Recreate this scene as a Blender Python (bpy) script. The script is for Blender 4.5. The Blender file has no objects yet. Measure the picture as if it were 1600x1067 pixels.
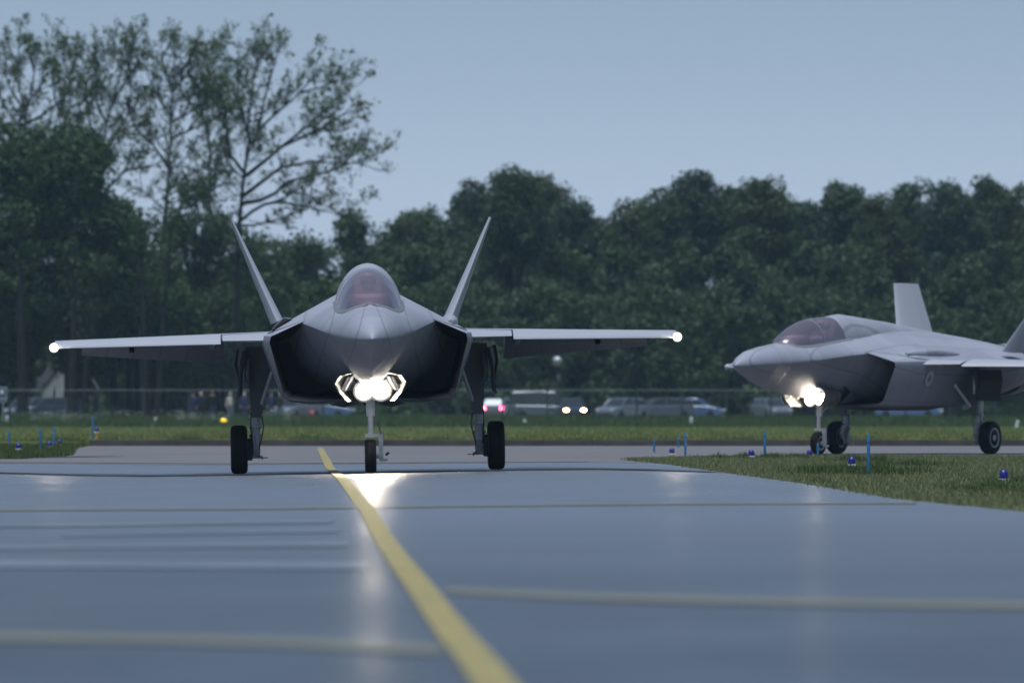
import bpy, math, random
import numpy as np
from mathutils import Vector, Matrix
R = math.radians
SC = bpy.context.scene
COL = SC.collection
random.seed(7)

# ------------------------------------------------------------------ camera
FPX = 17778.0            # focal length in photograph pixels (1600 wide): a 400 mm lens
CAMZ, HOR = 1.03, 643.0  # eye height, horizon row
cam = bpy.data.cameras.new('camera'); camo = bpy.data.objects.new('camera', cam); COL.objects.link(camo)
camo.location = (0, 0, CAMZ)
camo.rotation_euler = (R(90) + math.atan((HOR - 533.5) / FPX), 0, 0)
cam.sensor_width = 36.0; cam.lens = 400.0
cam.clip_start = 0.5; cam.clip_end = 8000
cam.dof.use_dof = True; cam.dof.focus_distance = 192.0; cam.dof.aperture_fstop = 4.3
SC.camera = camo

# ------------------------------------------------------------------ sky, sun, exposure
EXPOSURE = 2.0
SUN_EL, SUN_STRENGTH, SKY_STRENGTH = R(74), 1.5, 0.05
w = bpy.data.worlds.new('World'); SC.world = w; w.use_nodes = True
nt = w.node_tree; nt.nodes.clear()
out = nt.nodes.new('ShaderNodeOutputWorld'); bg = nt.nodes.new('ShaderNodeBackground')
sky = nt.nodes.new('ShaderNodeTexSky'); sky.sky_type = 'NISHITA'; sky.sun_disc = False
sky.sun_elevation = SUN_EL; sky.sun_rotation = R(160); sky.air_density = 1.0; sky.dust_density = 1.0; sky.ozone_density = 5.0
# the cloud deck over that sky: an even dusk overcast, palest along the horizon
tcw = nt.nodes.new('ShaderNodeTexCoord'); sep = nt.nodes.new('ShaderNodeSeparateXYZ'); deck = nt.nodes.new('ShaderNodeValToRGB')
nt.links.new(tcw.outputs['Generated'], sep.inputs[0]); nt.links.new(sep.outputs['Z'], deck.inputs[0])
els = deck.color_ramp.elements
DECK = [(0.0, (0.44, 0.545, 0.70)), (0.018, (0.40, 0.505, 0.665)), (0.030, (0.295, 0.40, 0.55)), (0.048, (0.178, 0.27, 0.395)), (0.12, (0.155, 0.24, 0.37)), (0.35, (0.08, 0.128, 0.21)), (1.0, (0.05, 0.08, 0.13))]
while len(els) < len(DECK): els.new(0.5)
for e, (p, c) in zip(els, DECK): e.position = p; e.color = (*[v / SKY_STRENGTH / 2 ** EXPOSURE for v in c], 1)
tint = nt.nodes.new('ShaderNodeMix'); tint.data_type = 'RGBA'; tint.inputs[0].default_value = 0.9
bg.inputs[1].default_value = SKY_STRENGTH
nt.links.new(sky.outputs[0], tint.inputs[6]); nt.links.new(deck.outputs[0], tint.inputs[7]); nt.links.new(tint.outputs[2], bg.inputs[0]); nt.links.new(bg.outputs[0], out.inputs[0])
sl = bpy.data.lights.new('sun', 'SUN'); so = bpy.data.objects.new('sun', sl); COL.objects.link(so)
sl.energy = SUN_STRENGTH; sl.angle = R(40); sl.color = (0.82, 0.89, 1.0)
so.rotation_euler = (R(90) - SUN_EL, 0, R(-20))
SC.view_settings.view_transform = 'Standard'; SC.view_settings.look = 'None'
SC.view_settings.exposure = EXPOSURE; SC.view_settings.gamma = 1.0; SC.view_settings.use_curve_mapping = False
SC.render.engine = 'CYCLES'
SC.cycles.use_denoising = True
SC.cycles.max_bounces = 6; SC.cycles.transparent_max_bounces = 12; SC.cycles.volume_bounces = 0
SC.cycles.sample_clamp_indirect = 4.0

# ------------------------------------------------------------------ helpers
def px(x, d): return (x - 800.0) * d / FPX                       # photograph column at distance d -> metres
def pz(y, d): return CAMZ + (HOR - y) * d / FPX                  # photograph row at distance d -> height
def dg(y, z=0.0): return (CAMZ - z) * FPX / (y - HOR)            # ground row -> distance

def mat(name, col, rough=0.6, metal=0.0, spec=0.5, var=0.0, scale=3.0, col2=None, bump=0.0, detail=4.0, emit=None, estr=0.0, coat=0.0, island=0.0, coords='Object'):
    m = bpy.data.materials.new(name); m.use_nodes = True
    n = m.node_tree; b = n.nodes['Principled BSDF']
    b.inputs['Base Color'].default_value = (*col, 1); b.inputs['Roughness'].default_value = rough
    b.inputs['Metallic'].default_value = metal; b.inputs['Specular IOR Level'].default_value = spec
    b.inputs['Coat Weight'].default_value = coat
    if emit:
        b.inputs['Emission Color'].default_value = (*emit, 1); b.inputs['Emission Strength'].default_value = estr
    if col2 is None: col2 = tuple(c * (1 - var) for c in col)
    if island:
        g = n.nodes.new('ShaderNodeNewGeometry'); mx = n.nodes.new('ShaderNodeMix'); mx.data_type = 'RGBA'
        mx.inputs[6].default_value = (*col, 1); mx.inputs[7].default_value = (*col2, 1)
        n.links.new(g.outputs['Random Per Island'], mx.inputs[0]); n.links.new(mx.outputs[2], b.inputs['Base Color'])
    elif var or col2 != col:
        tc = n.nodes.new('ShaderNodeTexCoord'); no = n.nodes.new('ShaderNodeTexNoise')
        no.inputs['Scale'].default_value = scale; no.inputs['Detail'].default_value = detail
        rp = n.nodes.new('ShaderNodeValToRGB'); rp.color_ramp.elements[0].position = 0.35; rp.color_ramp.elements[1].position = 0.68
        rp.color_ramp.elements[0].color = (*col2, 1); rp.color_ramp.elements[1].color = (*col, 1)
        n.links.new(tc.outputs[coords], no.inputs['Vector']); n.links.new(no.outputs['Fac'], rp.inputs[0])
        n.links.new(rp.outputs[0], b.inputs['Base Color'])
        if bump:
            bp = n.nodes.new('ShaderNodeBump'); bp.inputs['Strength'].default_value = bump; bp.inputs['Distance'].default_value = 0.02
            n.links.new(no.outputs['Fac'], bp.inputs['Height']); n.links.new(bp.outputs[0], b.inputs['Normal'])
    return m

def leaf_mat(name, col, col2, trans=0.35):
    m = mat(name, col, 0.65, spec=0.25, col2=col2, island=1.0)
    n = m.node_tree; b = n.nodes['Principled BSDF']; o = n.nodes['Material Output']
    t = n.nodes.new('ShaderNodeBsdfTranslucent'); mx = n.nodes.new('ShaderNodeMixShader'); mx.inputs[0].default_value = trans
    src = b.inputs['Base Color'].links[0].from_socket
    n.links.new(src, t.inputs[0]); n.links.new(b.outputs[0], mx.inputs[1]); n.links.new(t.outputs[0], mx.inputs[2]); n.links.new(mx.outputs[0], o.inputs[0])
    return m

def tag(o, label=None, cat=None, group=None, kind=None):
    if label: o['label'] = label
    if cat: o['category'] = cat
    if group: o['group'] = group
    if kind: o['kind'] = kind
    return o

def empty(name, loc=(0, 0, 0), rot=(0, 0, 0)):
    o = bpy.data.objects.new(name, None); COL.objects.link(o); o.location = loc; o.rotation_euler = rot
    o.empty_display_size = 0.2
    return o

class MB:
    """collects pieces of ONE mesh"""
    def __init__(s): s.v = []; s.f = []; s.m = []
    def add(s, vs, fs, mi=0):
        k = len(s.v); s.v += [tuple(p) for p in vs]; s.f += [tuple(i + k for i in f) for f in fs]; s.m += [mi] * len(fs)
    def box(s, c, d, rot=None, mi=0, taper=1.0):
        x, y, z = d[0] / 2, d[1] / 2, d[2] / 2
        vs = [Vector((sx * x * (taper if sz > 0 else 1), sy * y * (taper if sz > 0 else 1), sz * z)) for sz in (-1, 1) for sx, sy in ((-1, -1), (1, -1), (1, 1), (-1, 1))]
        if rot is not None: vs = [rot @ p for p in vs]
        vs = [p + Vector(c) for p in vs]
        s.add(vs, [(0, 3, 2, 1), (4, 5, 6, 7), (0, 1, 5, 4), (1, 2, 6, 5), (2, 3, 7, 6), (3, 0, 4, 7)], mi)
    def loft(s, rings, caps=True, mi=0, close=True):
        n = len(rings[0]); vs = [p for r in rings for p in r]; fs = []
        for i in range(len(rings) - 1):
            for j in range(n if close else n - 1):
                a, b = i * n + j, i * n + (j + 1) % n
                fs.append((a, b, b + n, a + n))
        if caps: fs.append(tuple(range(n - 1, -1, -1))); fs.append(tuple((len(rings) - 1) * n + j for j in range(n)))
        s.add(vs, fs, mi)
    def tube(s, pts, rad, n=8, mi=0, caps=True):
        pts = [Vector(p) for p in pts]; rads = rad if hasattr(rad, '__len__') else [rad] * len(pts)
        rings = []; up = None
        for i, p in enumerate(pts):
            t = (pts[min(i + 1, len(pts) - 1)] - pts[max(i - 1, 0)])
            if t.length < 1e-9: t = Vector((0, 0, 1))
            t.normalize()
            if up is None: up = Vector((1, 0, 0)) if abs(t.x) < 0.8 else Vector((0, 1, 0))
            a = t.cross(up); a = a.normalized() if a.length > 1e-6 else t.orthogonal().normalized(); b = t.cross(a).normalized(); up = a.cross(t).normalized()
            rings.append([p + (a * math.cos(2 * math.pi * k / n) + b * math.sin(2 * math.pi * k / n)) * rads[i] for k in range(n)])
        s.loft(rings, caps, mi)
    def lathe(s, prof, axis='Z', c=(0, 0, 0), n=20, mi=0):
        rings = []
        for r, h in prof:
            ring = []
            for k in range(n):
                a = 2 * math.pi * k / n; u, v = r * math.cos(a), r * math.sin(a)
                ring.append((c[0] + u, c[1] + v, c[2] + h) if axis == 'Z' else ((c[0] + h, c[1] + u, c[2] + v) if axis == 'X' else (c[0] + v, c[1] + h, c[2] + u)))
            rings.append(ring)
        s.loft(rings, True, mi)
    def build(s, name, m, parent=None, smooth=None, loc=None, bevel=0.0):
        me = bpy.data.meshes.new(name); me.from_pydata(s.v, [], s.f); me.update()
        for mm in (m if isinstance(m, (list, tuple)) else [m]): me.materials.append(mm)
        if any(s.m): me.polygons.foreach_set('material_index', s.m)
        import bmesh as _b
        bm = _b.new(); bm.from_mesh(me); _b.ops.recalc_face_normals(bm, faces=bm.faces); bm.to_mesh(me); bm.free()
        if smooth is not None:
            me.polygons.foreach_set('use_smooth', [True] * len(me.polygons)); me.set_sharp_from_angle(angle=R(smooth))
        o = bpy.data.objects.new(name, me); COL.objects.link(o)
        if parent: o.parent = parent
        if loc: o.location = loc
        if bevel:
            md = o.modifiers.new('bevel', 'BEVEL'); md.width = bevel; md.segments = 2; md.limit_method = 'ANGLE'
        return o

def poly_mesh(name, V, k, m, parent=None):
    """V: (n*k,3) array, n separate k-gons -> one mesh"""
    n = len(V) // k; me = bpy.data.meshes.new(name)
    me.vertices.add(n * k); me.vertices.foreach_set('co', np.ascontiguousarray(V, dtype=np.float32).ravel())
    me.loops.add(n * k); me.loops.foreach_set('vertex_index', np.arange(n * k, dtype=np.int32))
    me.polygons.add(n); me.polygons.foreach_set('loop_start', np.arange(0, n * k, k, dtype=np.int32))
    me.update(calc_edges=True); me.materials.append(m)
    o = bpy.data.objects.new(name, me); COL.objects.link(o)
    if parent: o.parent = parent
    return o

def copy_tree(o, parent=None):
    c = o.copy(); COL.objects.link(c); c.parent = parent
    for ch in list(o.children): copy_tree(ch, c)
    return c

def smooth01(t): t = np.clip(t, 0, 1); return t * t * (3 - 2 * t)
JX, JY = -2.47, 194.6                                            # where the near jet stands
def zg(x, y):
    """ground height: the pavement under the near jet falls slightly to one side"""
    a = 1 - smooth01((np.abs(x - JX) - 3.0) / 3.6); b = 1 - smooth01((np.abs(y - JY) - 14) / 30)
    c = (1 - smooth01((np.abs(x - 11) - 10) / 7)) * (1 - smooth01((np.abs(y - 285) - 14) / 16))
    return 0.0175 * (x - JX) * a * b - 0.05 * c

# ------------------------------------------------------------------ materials
M = {}
M['grass_soil'] = mat('grass_soil', (0.06, 0.075, 0.03), 0.95, spec=0.1, col2=(0.04, 0.058, 0.02), scale=0.15)
M['field'] = mat('field', (0.125, 0.145, 0.047), 0.95, spec=0.1, col2=(0.07, 0.09, 0.032), scale=0.08)
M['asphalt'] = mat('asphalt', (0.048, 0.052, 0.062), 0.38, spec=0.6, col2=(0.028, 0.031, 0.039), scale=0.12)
n = M['asphalt'].node_tree; tc = n.nodes.new('ShaderNodeTexCoord'); mp = n.nodes.new('ShaderNodeMapping'); mp.inputs['Scale'].default_value = (0.5, 0.045, 1)
no = n.nodes.new('ShaderNodeTexNoise'); no.inputs['Scale'].default_value = 1.0; no.inputs['Detail'].default_value = 3.0; mr = n.nodes.new('ShaderNodeMapRange')
mr.inputs['From Min'].default_value = 0.3; mr.inputs['From Max'].default_value = 0.7; mr.inputs['To Min'].default_value = 0.27; mr.inputs['To Max'].default_value = 0.40
n.links.new(tc.outputs['Object'], mp.inputs[0]); n.links.new(mp.outputs[0], no.inputs['Vector']); n.links.new(no.outputs['Fac'], mr.inputs[0]); n.links.new(mr.outputs[0], n.nodes['Principled BSDF'].inputs['Roughness'])
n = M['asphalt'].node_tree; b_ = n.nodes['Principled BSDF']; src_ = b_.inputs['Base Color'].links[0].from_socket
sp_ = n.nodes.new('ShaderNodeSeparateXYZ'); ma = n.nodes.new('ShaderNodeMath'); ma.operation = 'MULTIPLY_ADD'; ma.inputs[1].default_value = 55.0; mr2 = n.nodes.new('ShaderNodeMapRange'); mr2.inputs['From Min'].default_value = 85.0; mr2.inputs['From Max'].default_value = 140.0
mxa = n.nodes.new('ShaderNodeMix'); mxa.data_type = 'RGBA'; mxa.inputs[7].default_value = (0.085, 0.092, 0.108, 1)  # far-road brightness put into the base colour, paler with distance
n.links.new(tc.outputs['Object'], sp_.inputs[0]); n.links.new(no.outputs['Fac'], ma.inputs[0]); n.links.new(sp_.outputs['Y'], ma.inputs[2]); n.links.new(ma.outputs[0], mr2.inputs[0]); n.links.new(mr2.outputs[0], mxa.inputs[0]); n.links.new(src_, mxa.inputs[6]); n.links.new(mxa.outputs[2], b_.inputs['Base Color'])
M['concrete'] = mat('concrete', (0.115, 0.108, 0.106), 0.6, spec=0.4, col2=(0.085, 0.08, 0.079), scale=0.2)
M['joint_and_shadow'] = mat('joint_and_shadow', (0.02, 0.02, 0.023), 0.8, spec=0.2)
M['kerb'] = mat('kerb', (0.075, 0.065, 0.058), 0.85, spec=0.2, var=0.35, scale=2.0)
M['yellow_paint'] = mat('yellow_paint', (0.34, 0.26, 0.055), 0.45, col2=(0.15, 0.125, 0.055), scale=5.0, detail=8.0)
M['faded_paint'] = mat('faded_paint', (0.135, 0.12, 0.06), 0.33, spec=0.6, col2=(0.10, 0.092, 0.055), scale=0.5)
M['pale_grey'] = mat('pale_grey', (0.14, 0.148, 0.165), 0.30, spec=0.6, col2=(0.07, 0.076, 0.088), scale=0.35)
M['jet'] = mat('jet_paint', (0.232, 0.238, 0.272), 0.5, spec=0.18, var=0.10, scale=1.3)
def panels(m):
    n = m.node_tree; b = n.nodes['Principled BSDF']; src = b.inputs['Base Color'].links[0].from_socket
    tc = n.nodes.new('ShaderNodeTexCoord'); sp_ = n.nodes.new('ShaderNodeSeparateXYZ'); ax = n.nodes.new('ShaderNodeMath'); ax.operation = 'ABSOLUTE'; su = n.nodes.new('ShaderNodeMath'); su.operation = 'MULTIPLY_ADD'; cb = n.nodes.new('ShaderNodeCombineXYZ')
    bk = n.nodes.new('ShaderNodeTexBrick'); bk.offset = 0.37; bk.inputs['Color1'].default_value = (1, 1, 1, 1); bk.inputs['Color2'].default_value = (0.87, 0.88, 0.89, 1); bk.inputs['Mortar'].default_value = (0.68, 0.69, 0.71, 1)
    bk.inputs['Scale'].default_value = 1.0; bk.inputs['Mortar Size'].default_value = 0.013; bk.inputs['Brick Width'].default_value = 1.15; bk.inputs['Row Height'].default_value = 0.46
    mx = n.nodes.new('ShaderNodeMix'); mx.data_type = 'RGBA'; mx.blend_type = 'MULTIPLY'; mx.inputs[0].default_value = 1.0
    n.links.new(tc.outputs['Object'], sp_.inputs[0]); n.links.new(sp_.outputs['X'], ax.inputs[0]); n.links.new(sp_.outputs['Z'], su.inputs[0]); su.inputs[1].default_value = 0.3; n.links.new(ax.outputs[0], su.inputs[2])
    n.links.new(sp_.outputs['Y'], cb.inputs['X']); n.links.new(su.outputs[0], cb.inputs['Y']); n.links.new(cb.outputs[0], bk.inputs['Vector'])
    n.links.new(src, mx.inputs[6]); n.links.new(bk.outputs['Color'], mx.inputs[7]); n.links.new(mx.outputs[2], b.inputs['Base Color'])
panels(M['jet'])
M['jet_edge'] = mat('jet_edge', (0.25, 0.255, 0.28), 0.45)
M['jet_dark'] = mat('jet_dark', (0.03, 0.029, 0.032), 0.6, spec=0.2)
M['jet_under'] = mat('door_paint', (0.13, 0.13, 0.135), 0.5, var=0.1)
M['door_grey'] = mat('insignia_grey', (0.16, 0.165, 0.18), 0.6)
M['mark'] = mat('pale_mark', (0.34, 0.36, 0.4), 0.6)
M['rubber'] = mat('rubber', (0.018, 0.018, 0.02), 0.75, spec=0.35, var=0.3, scale=20)
M['white_metal'] = mat('white_metal', (0.62, 0.63, 0.64), 0.4, var=0.12, scale=6)
M['bay'] = mat('bay_paint', (0.22, 0.21, 0.2), 0.5, col2=(0.06, 0.058, 0.055), scale=9)
M['steel'] = mat('steel', (0.45, 0.45, 0.47), 0.3, metal=0.9)
M['hose'] = mat('hose', (0.05, 0.05, 0.055), 0.6)
M['lamp'] = mat('lamp', (0.9, 0.9, 0.9), 0.3, emit=(1.0, 0.9, 0.74), estr=45.0)
M['tip_lamp'] = mat('tip_lamp', (0.9, 0.9, 0.9), 0.3, emit=(1.0, 0.86, 0.62), estr=28.0)
for k_ in ('lamp', 'tip_lamp'):
    n = M[k_].node_tree; b_ = n.nodes['Principled BSDF']; tc = n.nodes.new('ShaderNodeTexCoord'); vm = n.nodes.new('ShaderNodeVectorMath'); vm.operation = 'DISTANCE'; mp = n.nodes.new('ShaderNodeMapping'); mp.inputs['Scale'].default_value = (1, 0, 1)
    vm.inputs[1].default_value = (0.5, 0, 0.5); mr = n.nodes.new('ShaderNodeMapRange'); mr.inputs['From Min'].default_value = 0.0; mr.inputs['From Max'].default_value = 0.5; pw = n.nodes.new('ShaderNodeMath'); pw.operation = 'POWER'; pw.inputs[1].default_value = 3.2; ml = n.nodes.new('ShaderNodeMath'); ml.operation = 'MULTIPLY_ADD'; ml.inputs[2].default_value = 0.06
    mr.inputs['To Min'].default_value = 1.0; mr.inputs['To Max'].default_value = 0.0; ml.inputs[1].default_value = b_.inputs['Emission Strength'].default_value * 7.0
    n.links.new(tc.outputs['Generated'], mp.inputs[0]); n.links.new(mp.outputs[0], vm.inputs[0]); n.links.new(vm.outputs['Value'], mr.inputs[0]); n.links.new(mr.outputs[0], pw.inputs[0]); n.links.new(pw.outputs[0], ml.inputs[0]); n.links.new(ml.outputs[0], b_.inputs['Emission Strength'])
M['nozzle'] = mat('nozzle', (0.10, 0.095, 0.09), 0.45, metal=0.7)
M['cockpit'] = mat('cockpit', (0.26, 0.21, 0.23), 0.8)
M['seat'] = mat('ejection_seat', (0.26, 0.19, 0.21), 0.8)
M['helmet'] = mat('helmet', (0.30, 0.20, 0.21), 0.4)
M['flight_suit'] = mat('flight_suit', (0.2, 0.14, 0.14), 0.9)
M['bark'] = mat('bark', (0.02, 0.019, 0.018), 0.95, spec=0.1, var=0.5, scale=3, bump=0.5)
M['bark_pale'] = mat('bark_pale', (0.07, 0.066, 0.058), 0.95, spec=0.1, var=0.4, scale=3)
M['leaf_spring'] = leaf_mat('leaf_spring', (0.075, 0.108, 0.03), (0.045, 0.07, 0.02))
M['leaf_dark'] = leaf_mat('leaf_dark', (0.04, 0.078, 0.02), (0.024, 0.046, 0.014))
M['leaf_mid'] = leaf_mat('leaf_mid', (0.048, 0.078, 0.022), (0.03, 0.05, 0.017))
M['leaf_far'] = leaf_mat('leaf_far', (0.044, 0.072, 0.022), (0.026, 0.045, 0.016))
M['leaf_olive'] = leaf_mat('leaf_olive', (0.055, 0.078, 0.022), (0.032, 0.048, 0.016))
M['leaf_cool'] = leaf_mat('leaf_cool', (0.036, 0.062, 0.026), (0.022, 0.04, 0.018))
M['blade_pale'] = leaf_mat('blade_pale', (0.19, 0.195, 0.10), (0.10, 0.12, 0.046), 0.3)
M['blade_green'] = leaf_mat('blade_green', (0.085, 0.115, 0.036), (0.035, 0.055, 0.017), 0.3)
M['blade_far'] = leaf_mat('blade_far', (0.16, 0.18, 0.055), (0.095, 0.12, 0.038), 0.3)
M['weed'] = leaf_mat('weed', (0.06, 0.095, 0.03), (0.035, 0.06, 0.02), 0.3)
M['flower'] = leaf_mat('flower', (0.38, 0.40, 0.36), (0.22, 0.24, 0.2), 0.3)
M['stake'] = mat('blue_stake', (0.008, 0.095, 0.22), 0.5, var=0.25, scale=8)
M['blue_lens'] = mat('blue_lens', (0.01, 0.01, 0.13), 0.4, spec=0.4, coat=0.0)
M['yellow_metal'] = mat('yellow_metal', (0.62, 0.36, 0.02), 0.5)
M['white_paint'] = mat('white_paint', (0.75, 0.76, 0.78), 0.5, var=0.08)
M['fence'] = mat('fence_metal', (0.035, 0.045, 0.045), 0.6, metal=0.3)
M['sign_blue'] = mat('sign_blue', (0.005, 0.022, 0.075), 0.4)
M['galv'] = mat('galvanised', (0.32, 0.34, 0.36), 0.45, metal=0.4, var=0.15, scale=9)
M['glass'] = mat('car_glass', (0.02, 0.022, 0.026), 0.08, spec=0.8)
M['trim'] = mat('trim', (0.02, 0.02, 0.022), 0.6)
M['boards'] = mat('painted_boards', (0.42, 0.44, 0.45), 0.8, var=0.25, scale=4)
M['tile'] = mat('roof_dark', (0.02, 0.018, 0.017), 0.8, var=0.3, scale=5)
M['skin'] = mat('skin', (0.42, 0.24, 0.18), 0.55)
M['hair'] = mat('hair', (0.10, 0.08, 0.06), 0.8)
M['hair_grey'] = mat('hair_grey', (0.45, 0.44, 0.42), 0.8)
M['amber'] = mat('amber_lens', (0.8, 0.5, 0.02), 0.3, emit=(1.0, 0.62, 0.02), estr=0.8)

# canopy: tinted film that mirrors the sky at a slant
m = bpy.data.materials.new('canopy_glass'); m.use_nodes = True; n = m.node_tree; n.nodes.remove(n.nodes['Principled BSDF'])
tr = n.nodes.new('ShaderNodeBsdfTransparent'); tr.inputs[0].default_value = (0.82, 0.66, 0.72, 1)
gl = n.nodes.new('ShaderNodeBsdfGlossy'); gl.inputs[0].default_value = (0.95, 0.88, 0.90, 1); gl.inputs['Roughness'].default_value = 0.16
fr = n.nodes.new('ShaderNodeFresnel'); fr.inputs[0].default_value = 1.7
ad = n.nodes.new('ShaderNodeMath'); ad.operation = 'MULTIPLY_ADD'; ad.inputs[1].default_value = 0.9; ad.inputs[2].default_value = 0.22
mx = n.nodes.new('ShaderNodeMixShader')
n.links.new(fr.outputs[0], ad.inputs[0]); n.links.new(ad.outputs[0], mx.inputs[0]); n.links.new(tr.outputs[0], mx.inputs[1]); n.links.new(gl.outputs[0], mx.inputs[2])
df = n.nodes.new('ShaderNodeBsdfDiffuse'); df.inputs[0].default_value = (0.30, 0.25, 0.29, 1); mx2 = n.nodes.new('ShaderNodeMixShader'); mx2.inputs[0].default_value = 0.20
n.links.new(mx.outputs[0], mx2.inputs[1]); n.links.new(df.outputs[0], mx2.inputs[2])
n.links.new(mx2.outputs[0], n.nodes['Material Output'].inputs[0]); M['canopy'] = m

# ------------------------------------------------------------------ the ground
def grid_sheet(name, xs_of_y, ys, m, zoff, kind='structure'):
    mb = MB(); n = None; rows = []
    for y in ys:
        xs = xs_of_y(y); rows.append([(x, y, float(zg(x, y)) + zoff) for x in xs])
    mb.loft(rows, caps=False, close=False)
    return tag(mb.build(name, m), kind=kind)

gx = np.concatenate([[-1500, -600, -200, -80, -40], np.arange(-30, 31, 2.0), [40, 80, 200, 600, 1500]])
gy = np.concatenate([[-300, -60, 0, 40, 80, 120], np.arange(130, 300, 3.0), [310, 320, 330, 336, 344]])

# the far field lies a kerb's height above the pavement, and rises a little towards the wood
FZ = 0.15
def zf(y): return FZ + 0.35 * float(smooth01((y - 690) / 40.0))
fy = [339.45, 345, 400, 450, 520, 600, 680, 690, 700, 710, 720, 730, 760, 1000, 2600]
mb = MB(); mb.loft([[(x, 339.42, -0.1) for x in gx]] + [[(x, y, zf(y)) for x in gx] for y in fy], caps=False, close=False)
tag(mb.build('field', M['field']), kind='structure')

# the pavement: the taxiway towards us and the cross taxiway beyond
EDGE = np.array([(x, y) for y, x in [(20, 9.4), (60, 7.6), (116.6, 5.25), (133.7, 4.51), (163.5, 4.14), (199, 3.36), (218, 2.94), (238, 2.41), (246, 2.5), (256, 3.6), (262, 5.0), (268, 9), (272, 60), (276, 150), (400, 150)]])
LEDGE = np.array([(x, y) for y, x in [(-10, -60), (236, -60), (242, -40), (245, -10.6), (262, -10.2), (290, -11.2), (321, -12.3), (345, -12.7)]])
def xr(y): return float(np.interp(y, EDGE[:, 1], EDGE[:, 0]))
def xl(y): return float(np.interp(y, LEDGE[:, 1], LEDGE[:, 0]))
mb = MB(); mb.loft([[(x, y, float(zg(x, y)) - (0.04 if xl(y) + 2.2 < x < xr(y) - 2.2 and -10 < y < 338 else 0.0)) for x in gx] for y in gy], caps=False, close=False)
tag(mb.build('ground', M['grass_soil']), kind='structure')     # lies a little deeper under the pavement
ty = np.concatenate([[-10, 20, 60, 100], np.arange(116, 226, 3.0)])
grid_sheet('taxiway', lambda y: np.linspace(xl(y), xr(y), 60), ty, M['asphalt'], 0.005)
cy = np.concatenate([np.arange(224, 239.5, 3.0), np.arange(239.5, 275, 1.0), np.arange(275, 339.3, 4.0), [339.2]])
grid_sheet('apron', lambda y: np.linspace(xl(y), xr(y), 60), cy, M['concrete'], 0.009)

def ribbon(name, pts, width, m, zoff, n=200, along_y=False):
    P = np.array(pts, float); t = np.concatenate([[0], np.cumsum(np.hypot(*np.diff(P, axis=0).T))]); u = np.linspace(0, t[-1], n)
    Q = np.stack([np.interp(u, t, P[:, 0]), np.interp(u, t, P[:, 1])], 1)
    for _ in range(6): Q[1:-1] = (Q[:-2] + 2 * Q[1:-1] + Q[2:]) / 4
    T = np.gradient(Q, axis=0); T /= np.hypot(T[:, 0], T[:, 1])[:, None]; N = np.stack([T[:, 1], -T[:, 0]], 1)
    if along_y: N = np.tile([0.0, 1.0], (len(Q), 1))     # ends cut square to the taxiway
    mb = MB(); rows = []
    for q, nn in zip(Q, N):
        rows.append([(q[0] + nn[0] * s * width / 2, q[1] + nn[1] * s * width / 2, float(zg(q[0], q[1])) + zoff) for s in (-1, 0, 1)])
    mb.loft(rows, caps=False, close=False)
    return tag(mb.build(name, m), kind='structure')

cl = [(500, 700), (505, 710), (515, 730), (525, 740), (537, 752), (555, 775), (575, 800), (595, 837), (625, 880), (660, 925), (685, 960), (715, 1000), (750, 1040), (770, 1067), (815, 1150)]
ribbon('taxiway_centre_line', [(px(x, dg(y)), dg(y)) for x, y in cl], 0.17, M['yellow_paint'], 0.017, 400)
ribbon('taxiway_cross_line', [(px(x, dg(y)), dg(y)) for x, y in [(-150, 799), (400, 796), (700, 792), (1100, 788), (1430, 787)]], 2.0, M['faded_paint'], 0.013, 200, True)
ribbon('taxiway_cross_line', [(px(x, dg(y)), dg(y)) for x, y in [(697, 924), (900, 934), (1200, 942), (1750, 950)]], 2.2, M['faded_paint'], 0.013, 200, True)
ribbon('taxiway_cross_line', [(px(x, dg(y)), dg(y)) for x, y in [(-150, 996), (200, 1000), (450, 1006), (690, 1018)]], 1.8, M['faded_paint'], 0.013, 200, True)
for a, b, y0, y1, wd in ((-200, 520, 826, 816, 3.0), (-200, 545, 858, 852, 3.0), (-200, 575, 882, 886, 3.4), (100, 530, 838, 831, 2.0)):
    ribbon('taxiway_pale_band', [(px(a, dg(y0)), dg(y0)), (px(b, dg(y1)), dg(y1))], wd, M['pale_grey'], 0.013, 60, True)  # paler grey bands across the left of the taxiway
ribbon('pavement_joint_and_shadow', [(-30, 190.5), (-10, 190.6), (2.6, 190.7), (3.4, 190.8)], 3.4, M['joint_and_shadow'], 0.013)  # dark strip painted on the pavement as the near jet's shadow
ribbon('pavement_joint_and_shadow', [(-40, 232), (-10.8, 228), (1.5, 226)], 1.2, M['joint_and_shadow'], 0.013)
ribbon('pavement_joint_and_shadow', [(-16, 222), (-9.3, 260)], 1.1, M['joint_and_shadow'], 0.0135)
ribbon('service_path', [(-60, 520), (60, 520)], 3.0, M['concrete'], FZ + 0.02)

# kerb in front of the far field: one stone after another
kr = empty('kerb', (-12.6, 339.3, 0)); tag(kr, kind='structure')
mbk = MB(); mbk.box((2.49, 0.08, 0.09), (4.994, 0.3, 0.2)); k0 = mbk.build('kerb_stone', M['kerb'], kr, bevel=0.015)
for i in range(1, 13):
    c = k0.copy(); COL.objects.link(c); c.parent = kr; c.location = (5.0 * i, 0.0, 0.004 * math.sin(i * 1.9))


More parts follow.
